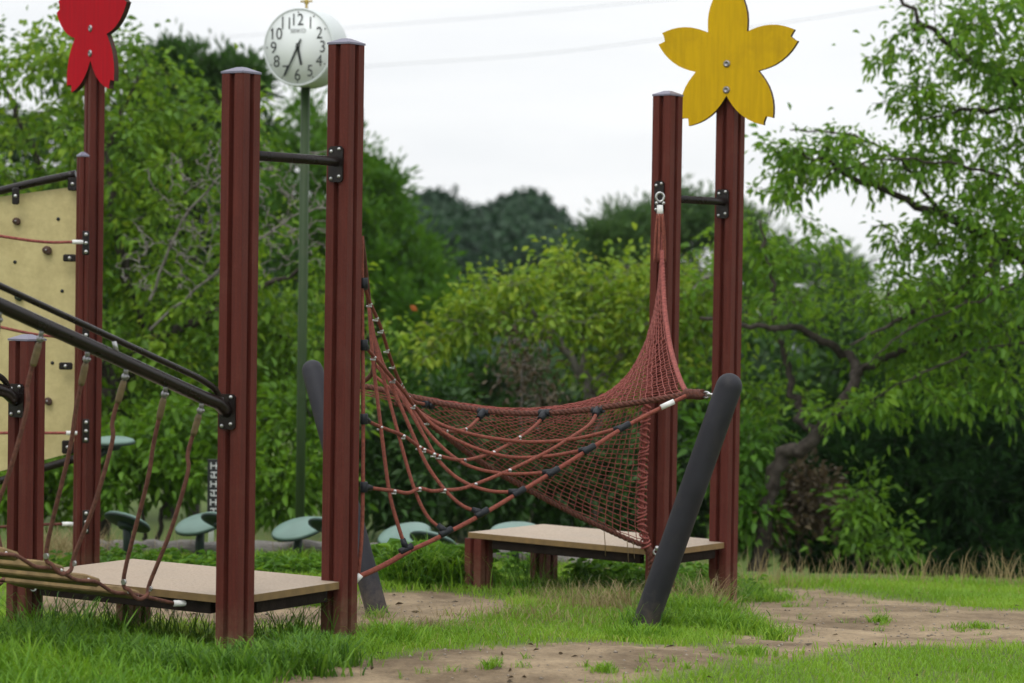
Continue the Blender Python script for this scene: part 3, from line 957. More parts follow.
def sidepoint(t, side, dz=0.0, inset=IN):
    q = A3 + n3 * t + al3 * inset if side > 0 else A3 + n3 * t + al3 * (LAL - inset + .18)
    return q + UPV * (plz(t) + dz)


for i, t in enumerate(plank_t):
    jl, jr = rng.normal(0, .012, 2)
    c0 = sidepoint(t, 1) + al3 * jr; c1 = sidepoint(t, -1) + al3 * jl
    o = (c0 + c1) / 2; hl = np.linalg.norm(c1 - c0) / 2
    ez = norm(np.array([-n3[0] * .3, -n3[1] * .3, .95])); ey = norm(np.cross(ez, al3))
    mb = MB().box(o, al3, ey, ez, hl, .055, -.036, 0, .010)
    pk = mb.build('plank', M['plank'], br)
    for c in (c0, c1):
        s = al3 if c is c0 else -al3
        for dy in (-.03, .03):
            MB().lathe(c - s * .001 + ey * dy - ez * .020, -s, [(.007, 0), (.007, .004), (.004, .008), (0, .008)], 8).build('bolt', M['ferrule'], pk)
# ropes joining the plank ends, one each side
for side in (1, -1):
    pts = []
    for i, t in enumerate(plank_t):
        pts.append(sidepoint(t, side, -.022, IN - .015 if side > 0 else IN - .015))
        pts.append(sidepoint(t + PITCHB / 2, side, -.040, IN - .01))
    a0 = sidepoint(.06, side, -.012, IN - .06)
    er = MB().tube(spline([a0] + pts, 5), .0085, 8).build('edge_rope', M['rope_hang'], br)
    e0 = sidepoint(.06, side, -.012, IN - .06); e1 = e0 - n3 * .07 + al3 * (-.05 if side > 0 else .05)
    MB().tube([e0, e1], .014, 10).build('ferrule', M['ferrule'], er)
# hangers: pairs of ropes that meet in a loop round the plank ends
TT = [.17, .40, .64, .87, 1.13, 1.36, 1.60, 1.84, 2.08, 2.32]
for side, base in ((1, A3), (-1, F3)):
    for k in range(0, 10, 2):
        ta, tb = TT[k], TT[k + 1]
        ra = base + n3 * (.06 + ta) + UPV * (railz(ta) - .03); rb = base + n3 * (.06 + tb) + UPV * (railz(tb) - .03)
        tm = (ta + tb) / 2
        s_ = .045
        la = sidepoint(tm - .055, side, .045, IN - .075); lb = sidepoint(tm + .06, side, .045, IN - .03)
        bot = sidepoint(tm + .0, side, -.042, IN - .055)
        ua = norm(la - ra); ub = norm(lb - rb)
        pts = [ra + ua * .05, ra + ua * .22, ra * .62 + la * .38 - al3 * .030 * side, ra * .30 + la * .70 - al3 * .030 * side, la, sidepoint(tm - .042, side, -.016, IN - .068), bot, sidepoint(tm + .042, side, -.016, IN - .045), lb, rb * .5 + lb * .5 - al3 * .012 * side, rb + ub * .25, rb + ub * .05]
        h = MB().tube(spline(pts, 6), .0092, 9).build('hanger_rope', M['rope_hang'], br)
        for r_, u_ in ((ra, ua), (rb, ub)):
            MB().tube([r_ + u_ * .045, r_ + u_ * .06, r_ + u_ * .125, r_ + u_ * .14], [.011, .0145, .0145, .0125], 10).build('sleeve', M['sleeve'], h)
            sh = MB().tube([r_ + UPV * .012, r_ + u_ * .02], .010, 8)
            sh.ball(r_ + u_ * .028, .016)
            sh.ball(r_ + u_ * .028 + al3 * -.014, .008)
            sh.build('shackle', M['bolt'], h)
        MB().tube([lb + UPV * -.03 - n3 * .003, lb + UPV * -.03 + n3 * .007], .0125, 9).build('clip', M['steel'], h)
        MB().tube([la + UPV * -.03 - n3 * .003, la + UPV * -.03 + n3 * .007], .0125, 9).build('clip', M['steel'], h)

# ------------------------------------------------------------------ leaning poles
poles = []
ax2 = np.array([.837, -.547])
for (bx, by, tx, ty, r, lab_) in ((.597, 12.42, 1.027, 12.256, .063, 'charcoal pole leaning right in front of the farther deck'), (-.612, 12.98, -1.030, 13.45, .056, 'charcoal pole leaning left behind the near deck post')):
    b = np.array([bx, by, float(gz(bx, by)) - .15])
    top = np.array([tx, ty, 1.11])
    b = b - (top - b) * .0
    pr = thing('leaning_pole', (bx, by, float(gz(bx, by))), lab_, 'pole', 'charcoal poles leaning outward to stretch the nets')
    MB().tube(np.linspace(b, top, 8), r, 24, dome=True).build('shaft', M['grey_pole'], pr)
    poles.append((b, top, pr))

# ------------------------------------------------------------------ the rope net (coarse) on the near side
dB, dP, dQ = 11.72, 12.40, 13.45
Qp = P(333, 388, dQ); Pp = P(690, 394, dP)
topline_px = [(333, 388), (362, 386), (400, 394), (440, 403), (480, 410), (513, 413), (545, 413), (575, 411), (600, 408), (640, 402), (690, 394)]
def d_top(x): return dQ + (dP - dQ) * (x - 333) / (690 - 333)
topline = spline([P(x, y, d_top(x)) for x, y in topline_px], 6)
low_px = [(358, 577), (372, 571), (390, 562), (407, 552), (427, 543), (447, 533), (483, 514), (520, 492), (553, 472), (590, 449), (625, 427), (655, 411), (690, 394)]
def d_low(x): return dB + (dP - dB) * (x - 358) / (690 - 358)
lowline = spline([P(x, y, d_low(x)) for x, y in low_px], 6)

cn = thing('rope_net', (B[0] + .1, B[1], float(gz(B[0], B[1]))), 'coarse rust red climbing rope net with black connectors tied to near post', 'rope net')
MB().tube(lowline[:20], .0125, 10).tube(lowline[19:], .0105, 10).build('edge_rope', M['rope_bright'], cn)
# vertical rope down the post
vert = [P(362, 236, dB), P(362, 300, dB), P(363, 380, dB), P(363, 460, dB), P(362, 530, dB), P(358, 577, dB)]
MB().tube(spline(vert, 6), .0095, 10).build('edge_rope', M['rope'], cn)
# edge from the post top round to the far leaning pole
edgeQ_px = [(362, 240, 11.74), (367, 285, 11.95), (371, 322, 12.2), (374, 352, 12.5), (371, 375, 12.9), (352, 386, 13.3), (333, 388, 13.45)]
MB().tube(spline([P(*q) for q in edgeQ_px], 6), .012, 8).build('edge_rope', M['rope_brown'], cn)
Vr = [
    [(369, 305, 12.05), (373, 360, 11.95), (380, 420, 11.85), (389, 490, 11.82), (398, 525, 11.82), (406, 549, 11.82)],
    [(371, 320, 12.15), (379, 360, 12.05), (388, 395, 12.0), (400, 440, 11.95), (414, 488, 11.92), (428, 517, 11.91), (446, 532, 11.90)],
    [(372, 330, 12.25), (385, 370, 12.15), (398, 400, 12.1), (414, 437, 12.05), (427, 465, 12.02), (445, 490, 12.0), (463, 506, 11.98), (482, 513, 11.97)],
    [(373, 343, 12.4), (392, 382, 12.3), (408, 407, 12.2), (423, 434, 12.15), (440, 462, 12.1), (462, 481, 12.08), (490, 491, 12.05), (519, 492, 12.05)],
    [(374, 352, 12.5), (398, 388, 12.4), (416, 415, 12.3), (432, 437, 12.25), (455, 458, 12.2), (478, 469, 12.18), (512, 474, 12.14), (553, 472, 12.12)],
    [(373, 362, 12.7), (400, 392, 12.6), (424, 417, 12.45), (446, 434, 12.4), (475, 448, 12.35), (510, 457, 12.3), (550, 456, 12.25), (589, 449, 12.19)],
    [(371, 373, 12.9), (400, 396, 12.8), (432, 420, 12.65), (467, 433, 12.55), (505, 440, 12.5), (540, 442, 12.42), (580, 438, 12.33), (624, 427, 12.27)],
]
for v in Vr:
    MB().tube(spline([P(*q) for q in v], 6), .0088, 8).build('climbing_rope', M['rope'], cn)
Wr = [
    [(364, 283, 11.72), (369, 300, 11.85), (381, 328, 12.1), (390, 357, 12.35), (400, 382, 12.7), (412, 400, 12.95), (428, 405, d_top(428))],
    [(364, 345, 11.72), (370, 352, 11.8), (382, 366, 11.95), (394, 380, 12.1), (405, 393, 12.2), (414, 406, 12.3), (428, 422, 12.45), (447, 431, 12.6), (466, 429, 12.8), (477, 420, 12.95), (484, 412, d_top(484))],
    [(364, 419, 11.72), (374, 424, 11.8), (386, 429, 11.88), (404, 436, 11.96), (420, 447, 12.05), (440, 456, 12.1), (465, 460, 12.22), (494, 452, 12.4), (520, 437, 12.6), (537, 424, 12.75), (545, 413, d_top(545))],
    [(364, 487, 11.72), (378, 489, 11.78), (395, 491, 11.83), (408, 493, 11.86), (420, 488.5, 11.92), (432, 491, 11.95), (445, 490, 12.0), (460, 489, 12.02), (476, 484, 12.08), (510, 470, 12.17), (545, 453, 12.27), (570, 438, 12.38), (590, 424, 12.53), (598, 410, d_top(598))],
]
for wv in Wr:
    MB().tube(spline([P(*q) for q in wv], 6), .0088, 8).build('climbing_rope', M['rope'], cn)


def conn(p, d, parent, r=.0165, l=.034):
    """black plastic T connector"""
    d = d / np.linalg.norm(d)
    m = MB().tube([p - d * l, p - d * l * .92, p + d * l * .92, p + d * l], [r * .85, r, r, r * .85], 12)
    return m


for i, v in enumerate(Vr):
    p = P(*v[-1]); q = P(*v[-2])
    j = int(np.argmin(np.linalg.norm(lowline - p, axis=1)))
    t = lowline[min(j + 1, len(lowline) - 1)] - lowline[max(j - 1, 0)]
    m = conn(p, t, cn); u = norm(q - p)
    m.tube([p, p + u * .05], [.0165, .013], 10)
    m.build('connector', M['black_plastic'], cn)
for wv in Wr:
    p = P(*wv[-1]); q = P(*wv[-2])
    j = int(np.argmin(np.linalg.norm(topline - p, axis=1)))
    t = topline[min(j + 1, len(topline) - 1)] - topline[max(j - 1, 0)]
    m = conn(p, t, cn, .0195, .032); u = norm(q - p)
    m.tube([p, p + u * .06], [.022, .016], 10)
    m.build('connector', M['black_plastic'], cn)
    p = P(*wv[0]); u = norm(P(*wv[1]) - p)
    m = conn(p, UPV, cn, .018, .024)
    m.tube([p, p + u * .045], [.018, .013], 10)
    m.build('connector', M['black_plastic'], cn)
# bright clips where the ropes cross
clips = [(381, 427), (404, 436), (420, 447), (440, 455.5), (465, 460), (494, 452), (520, 437), (395, 491), (420, 488.5), (445, 490), (476, 484), (510, 470),
         (374, 357), (394, 380), (404, 387), (409, 396), (414, 406), (428, 423), (447, 431), (466, 429), (387, 350), (392, 366), (382, 330), (401, 383), (390, 383), (427, 445), (434, 456), (466, 463), (371, 303), (376, 318)]
allr = np.concatenate([spline([P(*q) for q in wv], 12) for wv in Wr])
apx, apy, _ = proj(allr)
for k, (cx, cy) in enumerate(clips):
    j = int(np.argmin((apx - cx) ** 2 + (apy - cy) ** 2))
    c = allr[j] + np.array([0, -.010, 0])
    m = MB().ball(c, .0095, 0, (1, 1, .85), 8)
    m.tube([c + np.array([-.020, 0, -.010]), c + np.array([.006, .004, -.012])], .005, 6)
    m.build('rope_clip', M['steel'], cn)
m = MB().tube([lowline[0] + np.array([.012, 0, .012]), lowline[0] + np.array([-.022, .0, -.028])], .016, 10).build('ferrule', M['ferrule'], cn)
a_, b_ = P(661, 407.5, 12.33), P(674, 401.5, 12.34)
MB().tube([a_, b_], .0135, 10).build('ferrule', M['ferrule'], cn)

# ------------------------------------------------------------------ the fine mesh net on the far side
dC = 13.98
mn = thing('mesh_net', (C[0], C[1], float(gz(C[0], C[1]))), 'fine meshed dark red net draped from far post to the leaning poles', 'net')
edgeC = spline([P(658, 232, dC), P(656, 290, dC - .02), P(650, 350, dC), P(646, 410, dC), P(643, 470, dC), P(642, 520, dC), P(646, 546, dC)], 8)
edgeP = spline([P(661, 232, dC - .02), P(662.5, 270, 13.85), P(665, 310, 13.6), P(670, 345, 13.2), P(677, 371, 12.8), P(684, 388, 12.5), P(690, 394, 12.4)], 8)
edgeB = spline([P(646, 546, dC), P(632, 541, dC - .02), P(610, 531, dC - .04), P(580, 517, dC - .08), P(530, 491, 13.8), P(480, 462, 13.7), P(440, 432, 13.6), P(395, 403, 13.5), P(333, 388, dQ)], 8)
NU, NV = 40, 54
cC, cP, cB, cT = resample(edgeC, NV + 1), resample(edgeP, NU + 1), resample(edgeB, NU + 1), resample(topline[::-1], NV + 1)
u = np.linspace(0, 1, NU + 1)[:, None, None]; v = np.linspace(0, 1, NV + 1)[None, :, None]
S = (1 - v) * cP[:, None] + v * cB[:, None] + (1 - u) * cC[None] + u * cT[None] \
    - ((1 - u) * (1 - v) * cC[0] + u * (1 - v) * cP[-1] + (1 - u) * v * cC[-1] + u * v * cB[-1])
S = S + rng.normal(size=S.shape) * .002
mesh = MB()
for i in range(0, NU + 1):
    mesh.tube(S[i], .0025, 3, False)
for j in range(0, NV + 1):
    mesh.tube(S[:, j], .0025, 3, False)
mesh.build('mesh', M['net'], mn)
tw = MB(); twisted(tw, topline, .0150, .085); tw.build('edge_rope', M['rope_brown'], mn)
tw = MB(); twisted(tw, edgeP[4:], .013, .07); tw.build('edge_rope', M['net'], mn)
tw = MB(); twisted(tw, edgeB[:-8], .0145, .08); tw.build('edge_rope', M['rope_brown'], mn)
tw = MB(); twisted(tw, edgeC[16:], .013, .08)
q = resample(edgeC[16:], 40)
for k in range(40):  # lacing loops round the side rope
    c = q[k]; a = np.linspace(0, 2 * math.pi, 9)
    tw.tube(np.stack([c[0] + .024 * np.cos(a), c[1] + .024 * np.sin(a), c[2] + .012 * np.sin(a + k)], 1), .006, 5, False)
tw.build('laced_edge', M['net'], mn)
# top: gathered cords, white collar, shackle, bracket on the post
hc = MB()
for k in range(7):
    a = k * 2 * math.pi / 7
    s0 = P(660, 214, dC) + .014 * np.array([math.cos(a), math.sin(a), 0]); s1 = P(659.5, 262, dC - .03) + .030 * np.array([math.cos(a), math.sin(a), 0])
    hc.tube(spline([s0, (s0 + s1) / 2 + .004 * np.array([math.cos(a), math.sin(a), 0]), s1], 5), .0075, 6)
hc.build('gathered_cord', M['rope'], mn)
MB().tube([P(660, 205, dC), P(660, 216, dC)], [.016, .018], 12).build('collar', M['ferrule'], mn)


def ring(c, r, t, ex, ez):
    a = np.linspace(0, 2 * math.pi, 17)
    return np.asarray(c) + r * (np.cos(a)[:, None] * ex + np.sin(a)[:, None] * ez)


sh = MB().tube(ring(P(660, 197, dC), .021, 0, np.array([1., 0, 0]), UPV * 1.15), .0065, 7, False)
sh.ball(P(656.5, 203, dC), .009).ball(P(663.5, 203, dC), .009)
sh.build('shackle', M['steel'], mn)
bracket(mn, np.array([C[0] + n_far[0] * .06, C[1] + n_far[1] * .06, P(660, 197, C[1])[2]]), n_far, .062, .17)
# ties to the leaning poles
b, top, _ = poles[0]
tt = (Pp[2] - b[2]) / (top[2] - b[2]); onp = b + (top - b) * tt
dirp = norm(onp - Pp); endp = onp - dirp * .066
tie = MB(); mid = Pp + (endp - Pp) * .55
twisted(tie, [Pp - dirp * .03, Pp + dirp * .03, mid], .026, .07)
tie.build('tie_rope', M['rope_brown'], mn)
ch = MB().tube(ring(mid + (endp - mid) * .25, .014, 0, dirp * 1.6, UPV), .0048, 6, False)
ch.tube(ring(mid + (endp - mid) * .65, .013, 0, dirp * 1.6, norm(np.cross(dirp, UPV) + UPV * .4)), .0048, 6, False)
ch.tube([endp - dirp * .03, endp + dirp * .012], .010, 8)
ch.build('chain', M['steel'], mn)
b, top, _ = poles[1]
tt = (Qp[2] - b[2]) / (top[2] - b[2]); onq = b + (top - b) * tt
tie = MB(); twisted(tie, [Qp, onq + norm(Qp - onq) * .06], .024, .07); tie.build('tie_rope', M['rope_brown'], mn)
# lower tie to the foot of the far post
lt = MB(); twisted(lt, [P(646, 545, dC), P(652, 556, dC), P(652, 575, dC + .02), P(650, 590, dC + .04)], .022, .08)
lt.build('tie_rope', M['rope_brown'], mn)
ls = MB().tube(ring(P(656, 552, dC - .02), .013, 0, np.array([1., 0, 0]), UPV), .006, 6, False); ls.ball(P(657, 548, dC - .03), .013)
ls.build('shackle', M['steel'], mn)
fr = MB()
for (fx, y0, y1) in ((604, 528, 556), (627, 540, 563), (633, 542, 559)):
    fr.tube([P(fx, y0, dC - .05), P(fx + 1, (y0 + y1) / 2, dC - .05), P(fx + 1.5, y1, dC - .05)], .0022, 4)
fr.build('loose_thread', M['grass_dry'] if False else M['sleeve'], mn)

# ------------------------------------------------------------------ clock on its pole
cd = 18.3
ctr = P(298.0, 47.0, cd)
cl_base = np.array([ctr[0], ctr[1], float(gz(ctr[0], ctr[1]))])
ck = thing('pole_clock', cl_base, 'white round two sided clock on a tall green pole', 'clock')
yaw = R(-23)
cnv = np.array([math.sin(yaw), -math.cos(yaw), 0.]); cex = np.array([math.cos(yaw), math.sin(yaw), 0.])
rad = .277
body_c = ctr - cnv * .12
fc_o = body_c + cnv * .12
drum = MB().lathe(body_c, cnv, [(rad * .93, -.122), (rad * .985, -.120), (rad, -.108), (rad, .108), (rad * .985, .120), (rad * .95, .123), (rad * .945, .116)], 64).build('drum', M['clock_case'], ck)
face = MB().lathe(fc_o, cnv, [(0, -.003), (rad * .95, -.003), (rad * .95, -.001), (0, -.001)], 64).build('dial', M['clock_face'], ck)
MB().lathe(body_c - cnv * .12, -cnv, [(0, -.003), (rad * .95, -.003), (rad * .95, -.001), (0, -.001)], 64).build('dial', M['clock_face'], ck)


def text_mesh(body, size, center, ex, ez, nn, name, mat, parent, bold=0.0):
    cu = bpy.data.curves.new(name, 'FONT'); cu.body = body; cu.size = size; cu.align_x = 'CENTER'; cu.align_y = 'CENTER'; cu.offset = bold
    o = bpy.data.objects.new('tmp', cu); COL.objects.link(o)
    dg = bpy.context.evaluated_depsgraph_get()
    me = bpy.data.meshes.new_from_object(o.evaluated_get(dg))
    vs = np.array([v.co[:] for v in me.vertices]); fs = [list(p.vertices) for p in me.polygons]
    bpy.data.objects.remove(o); bpy.data.curves.remove(cu); bpy.data.meshes.remove(me)
    # centre the glyphs exactly
    mnx, mxx = vs.min(0), vs.max(0); vs = vs - (mnx + mxx) / 2
    return center + vs[:, :1] * ex + vs[:, 1:2] * ez + nn * .0015, fs


for h in range(1, 13):
    a = math.pi / 2 - h * math.pi / 6
    rr = rad * .70
    q = fc_o + cex * rr * math.cos(a) + UPV * rr * math.sin(a)
    vv, ff = text_mesh(str(h), .112, q, cex * .95, UPV * 1.05, cnv, 'n', None, None, 0.0)
    MB().add(vv, ff).build('numeral', M['clock_ink'], face)
vv, ff = text_mesh('SEIKO', .040, fc_o + UPV * rad * .41, cex * 1.15, UPV, cnv, 's', None, None)
MB().add(vv, ff).build('lettering', M['clock_letter'], face)
tk = MB()
for i in range(60):
    a = i * math.pi / 30
    dv = cex * math.cos(a) + UPV * math.sin(a); sd = -cex * math.sin(a) + UPV * math.cos(a)
    if i % 5 == 0:
        tk.lathe(fc_o + dv * rad * .885, cnv, [(.0055, .0002), (.0055, .0014), (0, .0014)], 10)
tk.build('minute_marks', M['clock_ink'], face)


def hand(ang, l, tail, w0, w1, z, name):
    dv = cex * math.sin(ang) + UPV * math.cos(ang); sd = cex * math.cos(ang) - UPV * math.sin(ang)
    m = MB().prism([(-w0 * .8, -tail), (w0 * .8, -tail), (w0, 0), (w1, l), (-w1, l), (-w0, 0)], z, z + .003, (fc_o, sd, dv, cnv))
    m.build(name, M['clock_ink'], face)


hand(R((5 + 34 / 60) * 30), rad * .47, rad * .10, .010, .009, .004, 'hour_hand')
hand(R(34.3 * 6), rad * .80, rad * .22, .0075, .005, .009, 'minute_hand')
MB().lathe(fc_o, cnv, [(.014, .002), (.014, .014), (0, .015)], 12).build('hub', M['clock_ink'], face)
pb = np.array([body_c[0], body_c[1], cl_base[2] - .2])
MB().tube([pb, pb + UPV * 1.2, np.array([body_c[0], body_c[1], ctr[2] - rad + .01])], .033, 20).build('pole', M['green_pole'], ck)
fi = np.array([body_c[0], body_c[1], ctr[2] + rad])
f = MB().lathe(fi, UPV, [(.014, -.006), (.010, .015), (.008, .03), (.016, .04), (.022, .052), (.012, .068), (.006, .085), (0, .09)], 12)
f.tube([fi + UPV * .055 - cex * .045, fi + UPV * .055 + cex * .045], .007, 6)
f.build('finial', M['brass'], ck)

# ------------------------------------------------------------------ white sign post behind the near post
sp = P(211.5, 500, 17.7)
sg = thing('sign_post', (sp[0], sp[1], float(gz(sp[0], sp[1]))), 'narrow black sign with white lettering on a thin white pole', 'sign')
MB().tube([gp(sp[0], sp[1]) - UPV * .1, np.array([sp[0], sp[1], P(211, 466, 17.7)[2]])], .019, 12).build('pole', M['sign_white'], sg)
sx = np.array([1., 0, 0]); fr_ = np.array([0, -1., 0])
bo = MB().box(np.array([sp[0] + .012, sp[1] - .02, 0]), sx, np.array([0, 1., 0]), UPV, .038, .012, P(211, 516, 17.7)[2], P(211, 459, 17.7)[2], .004).build('board', M['sign_black'], sg)
gl = MB()
zt = P(211, 461, 17.7)[2]
for k in range(6):
    z = zt - .030 - k * .062
    o = np.array([sp[0] + .020, sp[1] - .0335, z])
    for (u0, u1, w0, w1) in ((-.026, -.019, -.022, .022), (.010, .017, -.022, .022), (-.026, .024, -.003, .004)) if k % 2 == 0 else ((-.024, .022, .014, .021), (-.024, .022, -.021, -.014), (-.004, .003, -.02, .02), (-.024, -.016, -.02, .0)):
        gl.prism([(u0, w0), (u1, w0), (u1, w1), (u0, w1)], 0, .0015 + .0004 * k + .0003 * abs(u0), (o, sx, UPV, fr_))
gl.build('lettering', M['sign_white'], bo)

# ------------------------------------------------------------------ stepping discs and edging logs
discs = [  # px, py, depth, radius, nx tilt, ny tilt (toward the camera negative), label
    (112, 441, 16.8, .15, -.02, -.06, 'flat green stepping disc raised high behind the red flower post'),
    (128, 521, 16.7, .155, .30, .42, 'stepping disc tipped away, underside dark, behind the plank bridge'),
    (200, 523, 16.9, .170, -.22, -.30, 'pale green stepping disc tilted forward beside the white sign pole'),
    (224, 521, 16.6, .150, .25, .42, 'dark tipped disc mostly hidden behind the nearest post'),
    (298, 528, 16.9, .180, -.22, -.30, 'pale green stepping disc tilted forward between the two near posts'),
    (331, 526, 16.6, .150, .25, .42, 'dark tipped disc mostly hidden behind the second near post'),
    (404, 534, 16.9, .180, -.22, -.32, 'pale green stepping disc tilted forward behind the coarse net'),
    (434, 540, 16.5, .160, .28, .42, 'stepping disc tipped away, underside dark, below the coarse net'),
    (515, 530, 16.9, .170, -.05, -.22, 'pale green stepping disc half hidden behind the farther deck'),
]
for (px, py, d, r, tx, ty, lb) in discs:
    c = P(px, py, d)
    g = float(gz(c[0], c[1]))
    ax = norm(np.array([tx, ty, 1.0]))
    rt = thing('stepping_disc', (c[0], c[1], g), lb, 'stepping disc', 'green stepping discs in a row behind the decks')
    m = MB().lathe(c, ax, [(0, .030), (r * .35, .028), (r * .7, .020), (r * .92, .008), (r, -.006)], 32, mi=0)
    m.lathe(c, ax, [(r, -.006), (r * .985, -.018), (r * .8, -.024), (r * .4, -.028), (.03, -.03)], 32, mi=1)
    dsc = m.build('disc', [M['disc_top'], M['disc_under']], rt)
    s0 = np.array([c[0], c[1], g - .1]); s1 = c - ax * .028
    if py < 480: s0 = s0 + np.array([-.13, 0, 0])
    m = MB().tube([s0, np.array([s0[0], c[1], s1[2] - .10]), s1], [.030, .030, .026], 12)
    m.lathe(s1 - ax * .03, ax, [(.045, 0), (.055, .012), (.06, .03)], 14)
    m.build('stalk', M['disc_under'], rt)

logs = [(88, 166, 541, 542, 17.3), (168, 332, 544, 551, 17.15), (334, 478, 548, 552, 17.2), (480, 652, 552, 556, 17.2)]
llab = ['grey log edging on the ground by the red flower post', 'grey log edging lying behind the near deck', 'grey log edging lying behind the coarse net', 'grey log edging lying behind the farther deck']
for (x0, x1, y0, y1, d), lb in zip(logs, llab):
    a = P(x0, y0 + 3, d); b = P(x1, y1 + 3, d)
    a[2] = float(gz(a[0], a[1])) + .052; b[2] = float(gz(b[0], b[1])) + .052
    q = a + (b - a) * np.linspace(0, 1, 14)[:, None]
    q[:, 2] += .006 * np.sin(np.arange(14) * 1.3); 
    rr = .066 + .006 * np.sin(np.arange(14) * 2.1 + d)
    o = MB().tube(q, rr, 14).build('log', M['log'], None, (a + b) / 2 - UPV * .06)
    tag(o, lb, 'log', 'grey edging logs lying end to end')

# ------------------------------------------------------------------ leafy weeds
def weed_patch(items, name, label, size=.07, asp=.36):
    Pp = []; Dd = []; LL_ = []
    for (cx, cy, rx, ry, n, h) in items:
        c = ground_at(cx, cy); s = c[1] / F
        for _ in range(n):
            u = rng.normal(size=2) * .5
            b = gp(c[0] + u[0] * rx * s, c[1] + u[1] * ry)
            hh = h * (.5 + .7 * rng.random()); ln = rng.normal(size=2) * .25 * hh
            k = 16
            t = rng.random(k) ** .8
            p = b + np.stack([ln[0] * t, ln[1] * t, hh * t], 1)
            a = rng.random(k) * 6.28
            Dd.append(np.stack([np.cos(a), np.sin(a), .15 + .7 * rng.random(k)], 1)); Pp.append(p)
            LL_.append(size * (.6 + .8 * rng.random(k)))
    Pp = np.concatenate(Pp); Dd = np.concatenate(Dd); L = np.concatenate(LL_)
    V, T = leaf_mesh(Pp, Dd, L, L * asp, .4)
    o = raw_mesh(name, V, T, np.repeat(np.clip(rng.normal(.5, .22, len(L)), 0, 1), 6), M['weed'])
    o['kind'] = 'stuff'; o['label'] = label; o['category'] = 'weeds'


weed_patch([(200, 578, 170, .2, 110, .12), (120, 572, 60, .2, 30, .14), (300, 578, 80, .2, 45, .11)], 'weeds', 'leafy green weeds growing between the near deck and the logs', .06)
weed_patch([(425, 586, 50, .10, 60, .20), (395, 580, 30, .12, 20, .18), (455, 585, 22, .10, 24, .18)], 'weeds', 'lush weed clump between the left leaning pole and far deck', .11, .2)
weed_patch([(520, 580, 14, .10, 10, .2), (618, 590, 40, .15, 60, .17), (640, 596, 40, .15, 40, .17), (700, 596, 40, .2, 60, .17), (590, 588, 20, .15, 8, .14)], 'weeds', 'leafy weeds growing under the farther deck', .06)
multi_patch('tall_weeds', M['weed'], 'arching broad bladed weeds round the feet of the near deck',
            [(236, 680, 60, .06, 200, .10, .19, .009), (300, 674, 46, .06, 200, .10, .19, .009), (170, 676, 60, .08, 130, .10, .19, .008), (340, 666, 24, .05, 90, .09, .17, .008), (60, 650, 70, .15, 160, .14, .28, .008), (690, 612, 50, .12, 200, .10, .22, .007), (640, 632, 26, .06, 90, .08, .18, .007), (300, 660, 40, .10, 380, .08, .16, .010), (265, 668, 50, .10, 360, .07, .14, .010), (190, 672, 70, .14, 500, .06, .13, .009), (328, 662, 22, .08, 200, .07, .14, .009),
             (120, 662, 70, .16, 420, .06, .14, .009), (40, 655, 70, .2, 500, .07, .17, .009), (110, 632, 70, .10, 70, .14, .24, .005), (285, 640, 40, .10, 110, .10, .18, .006), (180, 640, 60, .10, 50, .10, .18, .005),
             (655, 628, 34, .07, 160, .06, .15, .009), (600, 598, 60, .16, 300, .07, .17, .009), (700, 603, 36, .16, 260, .08, .18, .009), (740, 600, 30, .12, 160, .06, .13, .008), (150, 640, 120, .12, 120, .16, .30, .004), (300, 645, 50, .12, 90, .15, .28, .004), (60, 640, 60, .2, 90, .16, .32, .004), (600, 600, 80, .2, 160, .12, .26, .004), (520, 590, 40, .2, 90, .14, .28, .005), (715, 604, 40, .15, 120, .12, .26, .004), (425, 588, 45, .1, 160, .2, .34, .007)], 0, 1, 'weeds')
for o_ in [o_ for o_ in COL.objects if o_.name.startswith('tall_weeds')]: pass
# crumbs of soil, small stones and dead leaves lying on the bare ground
n = 9000
x = -3.2 + 7.2 * rng.random(n); y = 9.4 + 7.0 * rng.random(n)
k = is_dirt(x, y); x, y = x[k], y[k]; n = len(x)
r = .0025 + .009 * rng.random(n) ** 4
oct_ = np.array([[1, 0, 0], [0, 1, 0], [-1, 0, 0], [0, -1, 0], [0, 0, .7], [0, 0, -.7]])
V = (np.stack([x, y, gz(x, y) + .001], 1)[:, None] + oct_[None] * r[:, None, None] * (.7 + .6 * rng.random((n, 6, 1)))).reshape(-1, 3)
b6 = (np.arange(n) * 6)[:, None]
T = np.concatenate([b6 + np.array([t]) for t in ((0, 1, 4), (1, 2, 4), (2, 3, 4), (3, 0, 4), (1, 0, 5), (2, 1, 5), (3, 2, 5), (0, 3, 5))])
pb_ = raw_mesh('gravel', V, T, np.zeros(len(V)), surf('grit', (.20, .155, .11), .9, .4, 30, bump=0, col2=(.36, .31, .25)))
pb_['kind'] = 'stuff'; pb_['label'] = 'small stones and crumbs of soil on the bare ground'; pb_['category'] = 'gravel'
n = 260
x = -3.2 + 7.4 * rng.random(n); y = 9.4 + 7.4 * rng.random(n)
p = np.stack([x, y, gz(x, y) + .006 + .02 * (~is_dirt(x, y)) * rng.random(n)], 1)
a = rng.random(n) * 6.28
V, T = leaf_mesh(p, np.stack([np.cos(a), np.sin(a), .1 * rng.normal(size=n)], 1), .02 + .035 * rng.random(n), .010 + .014 * rng.random(n), .05)
fl_ = raw_mesh('leaves', V, T, np.repeat(rng.random(n), 6), M['leaf_dead'])
fl_['kind'] = 'stuff'; fl_['label'] = 'scattered dead brown leaves lying on the ground'; fl_['category'] = 'leaves'

# ------------------------------------------------------------------ trees
def limb(*q):
    return np.array([P(*a) for a in q])


def gbase(px, d):
    q = P(px, 341, d); return np.array([q[0], q[1], float(gz(q[0], q[1]))])


def trunk_pts(px, d, *more):
    b = gbase(px, d) - UPV * .15
    return np.vstack([b[None], limb(*more)])


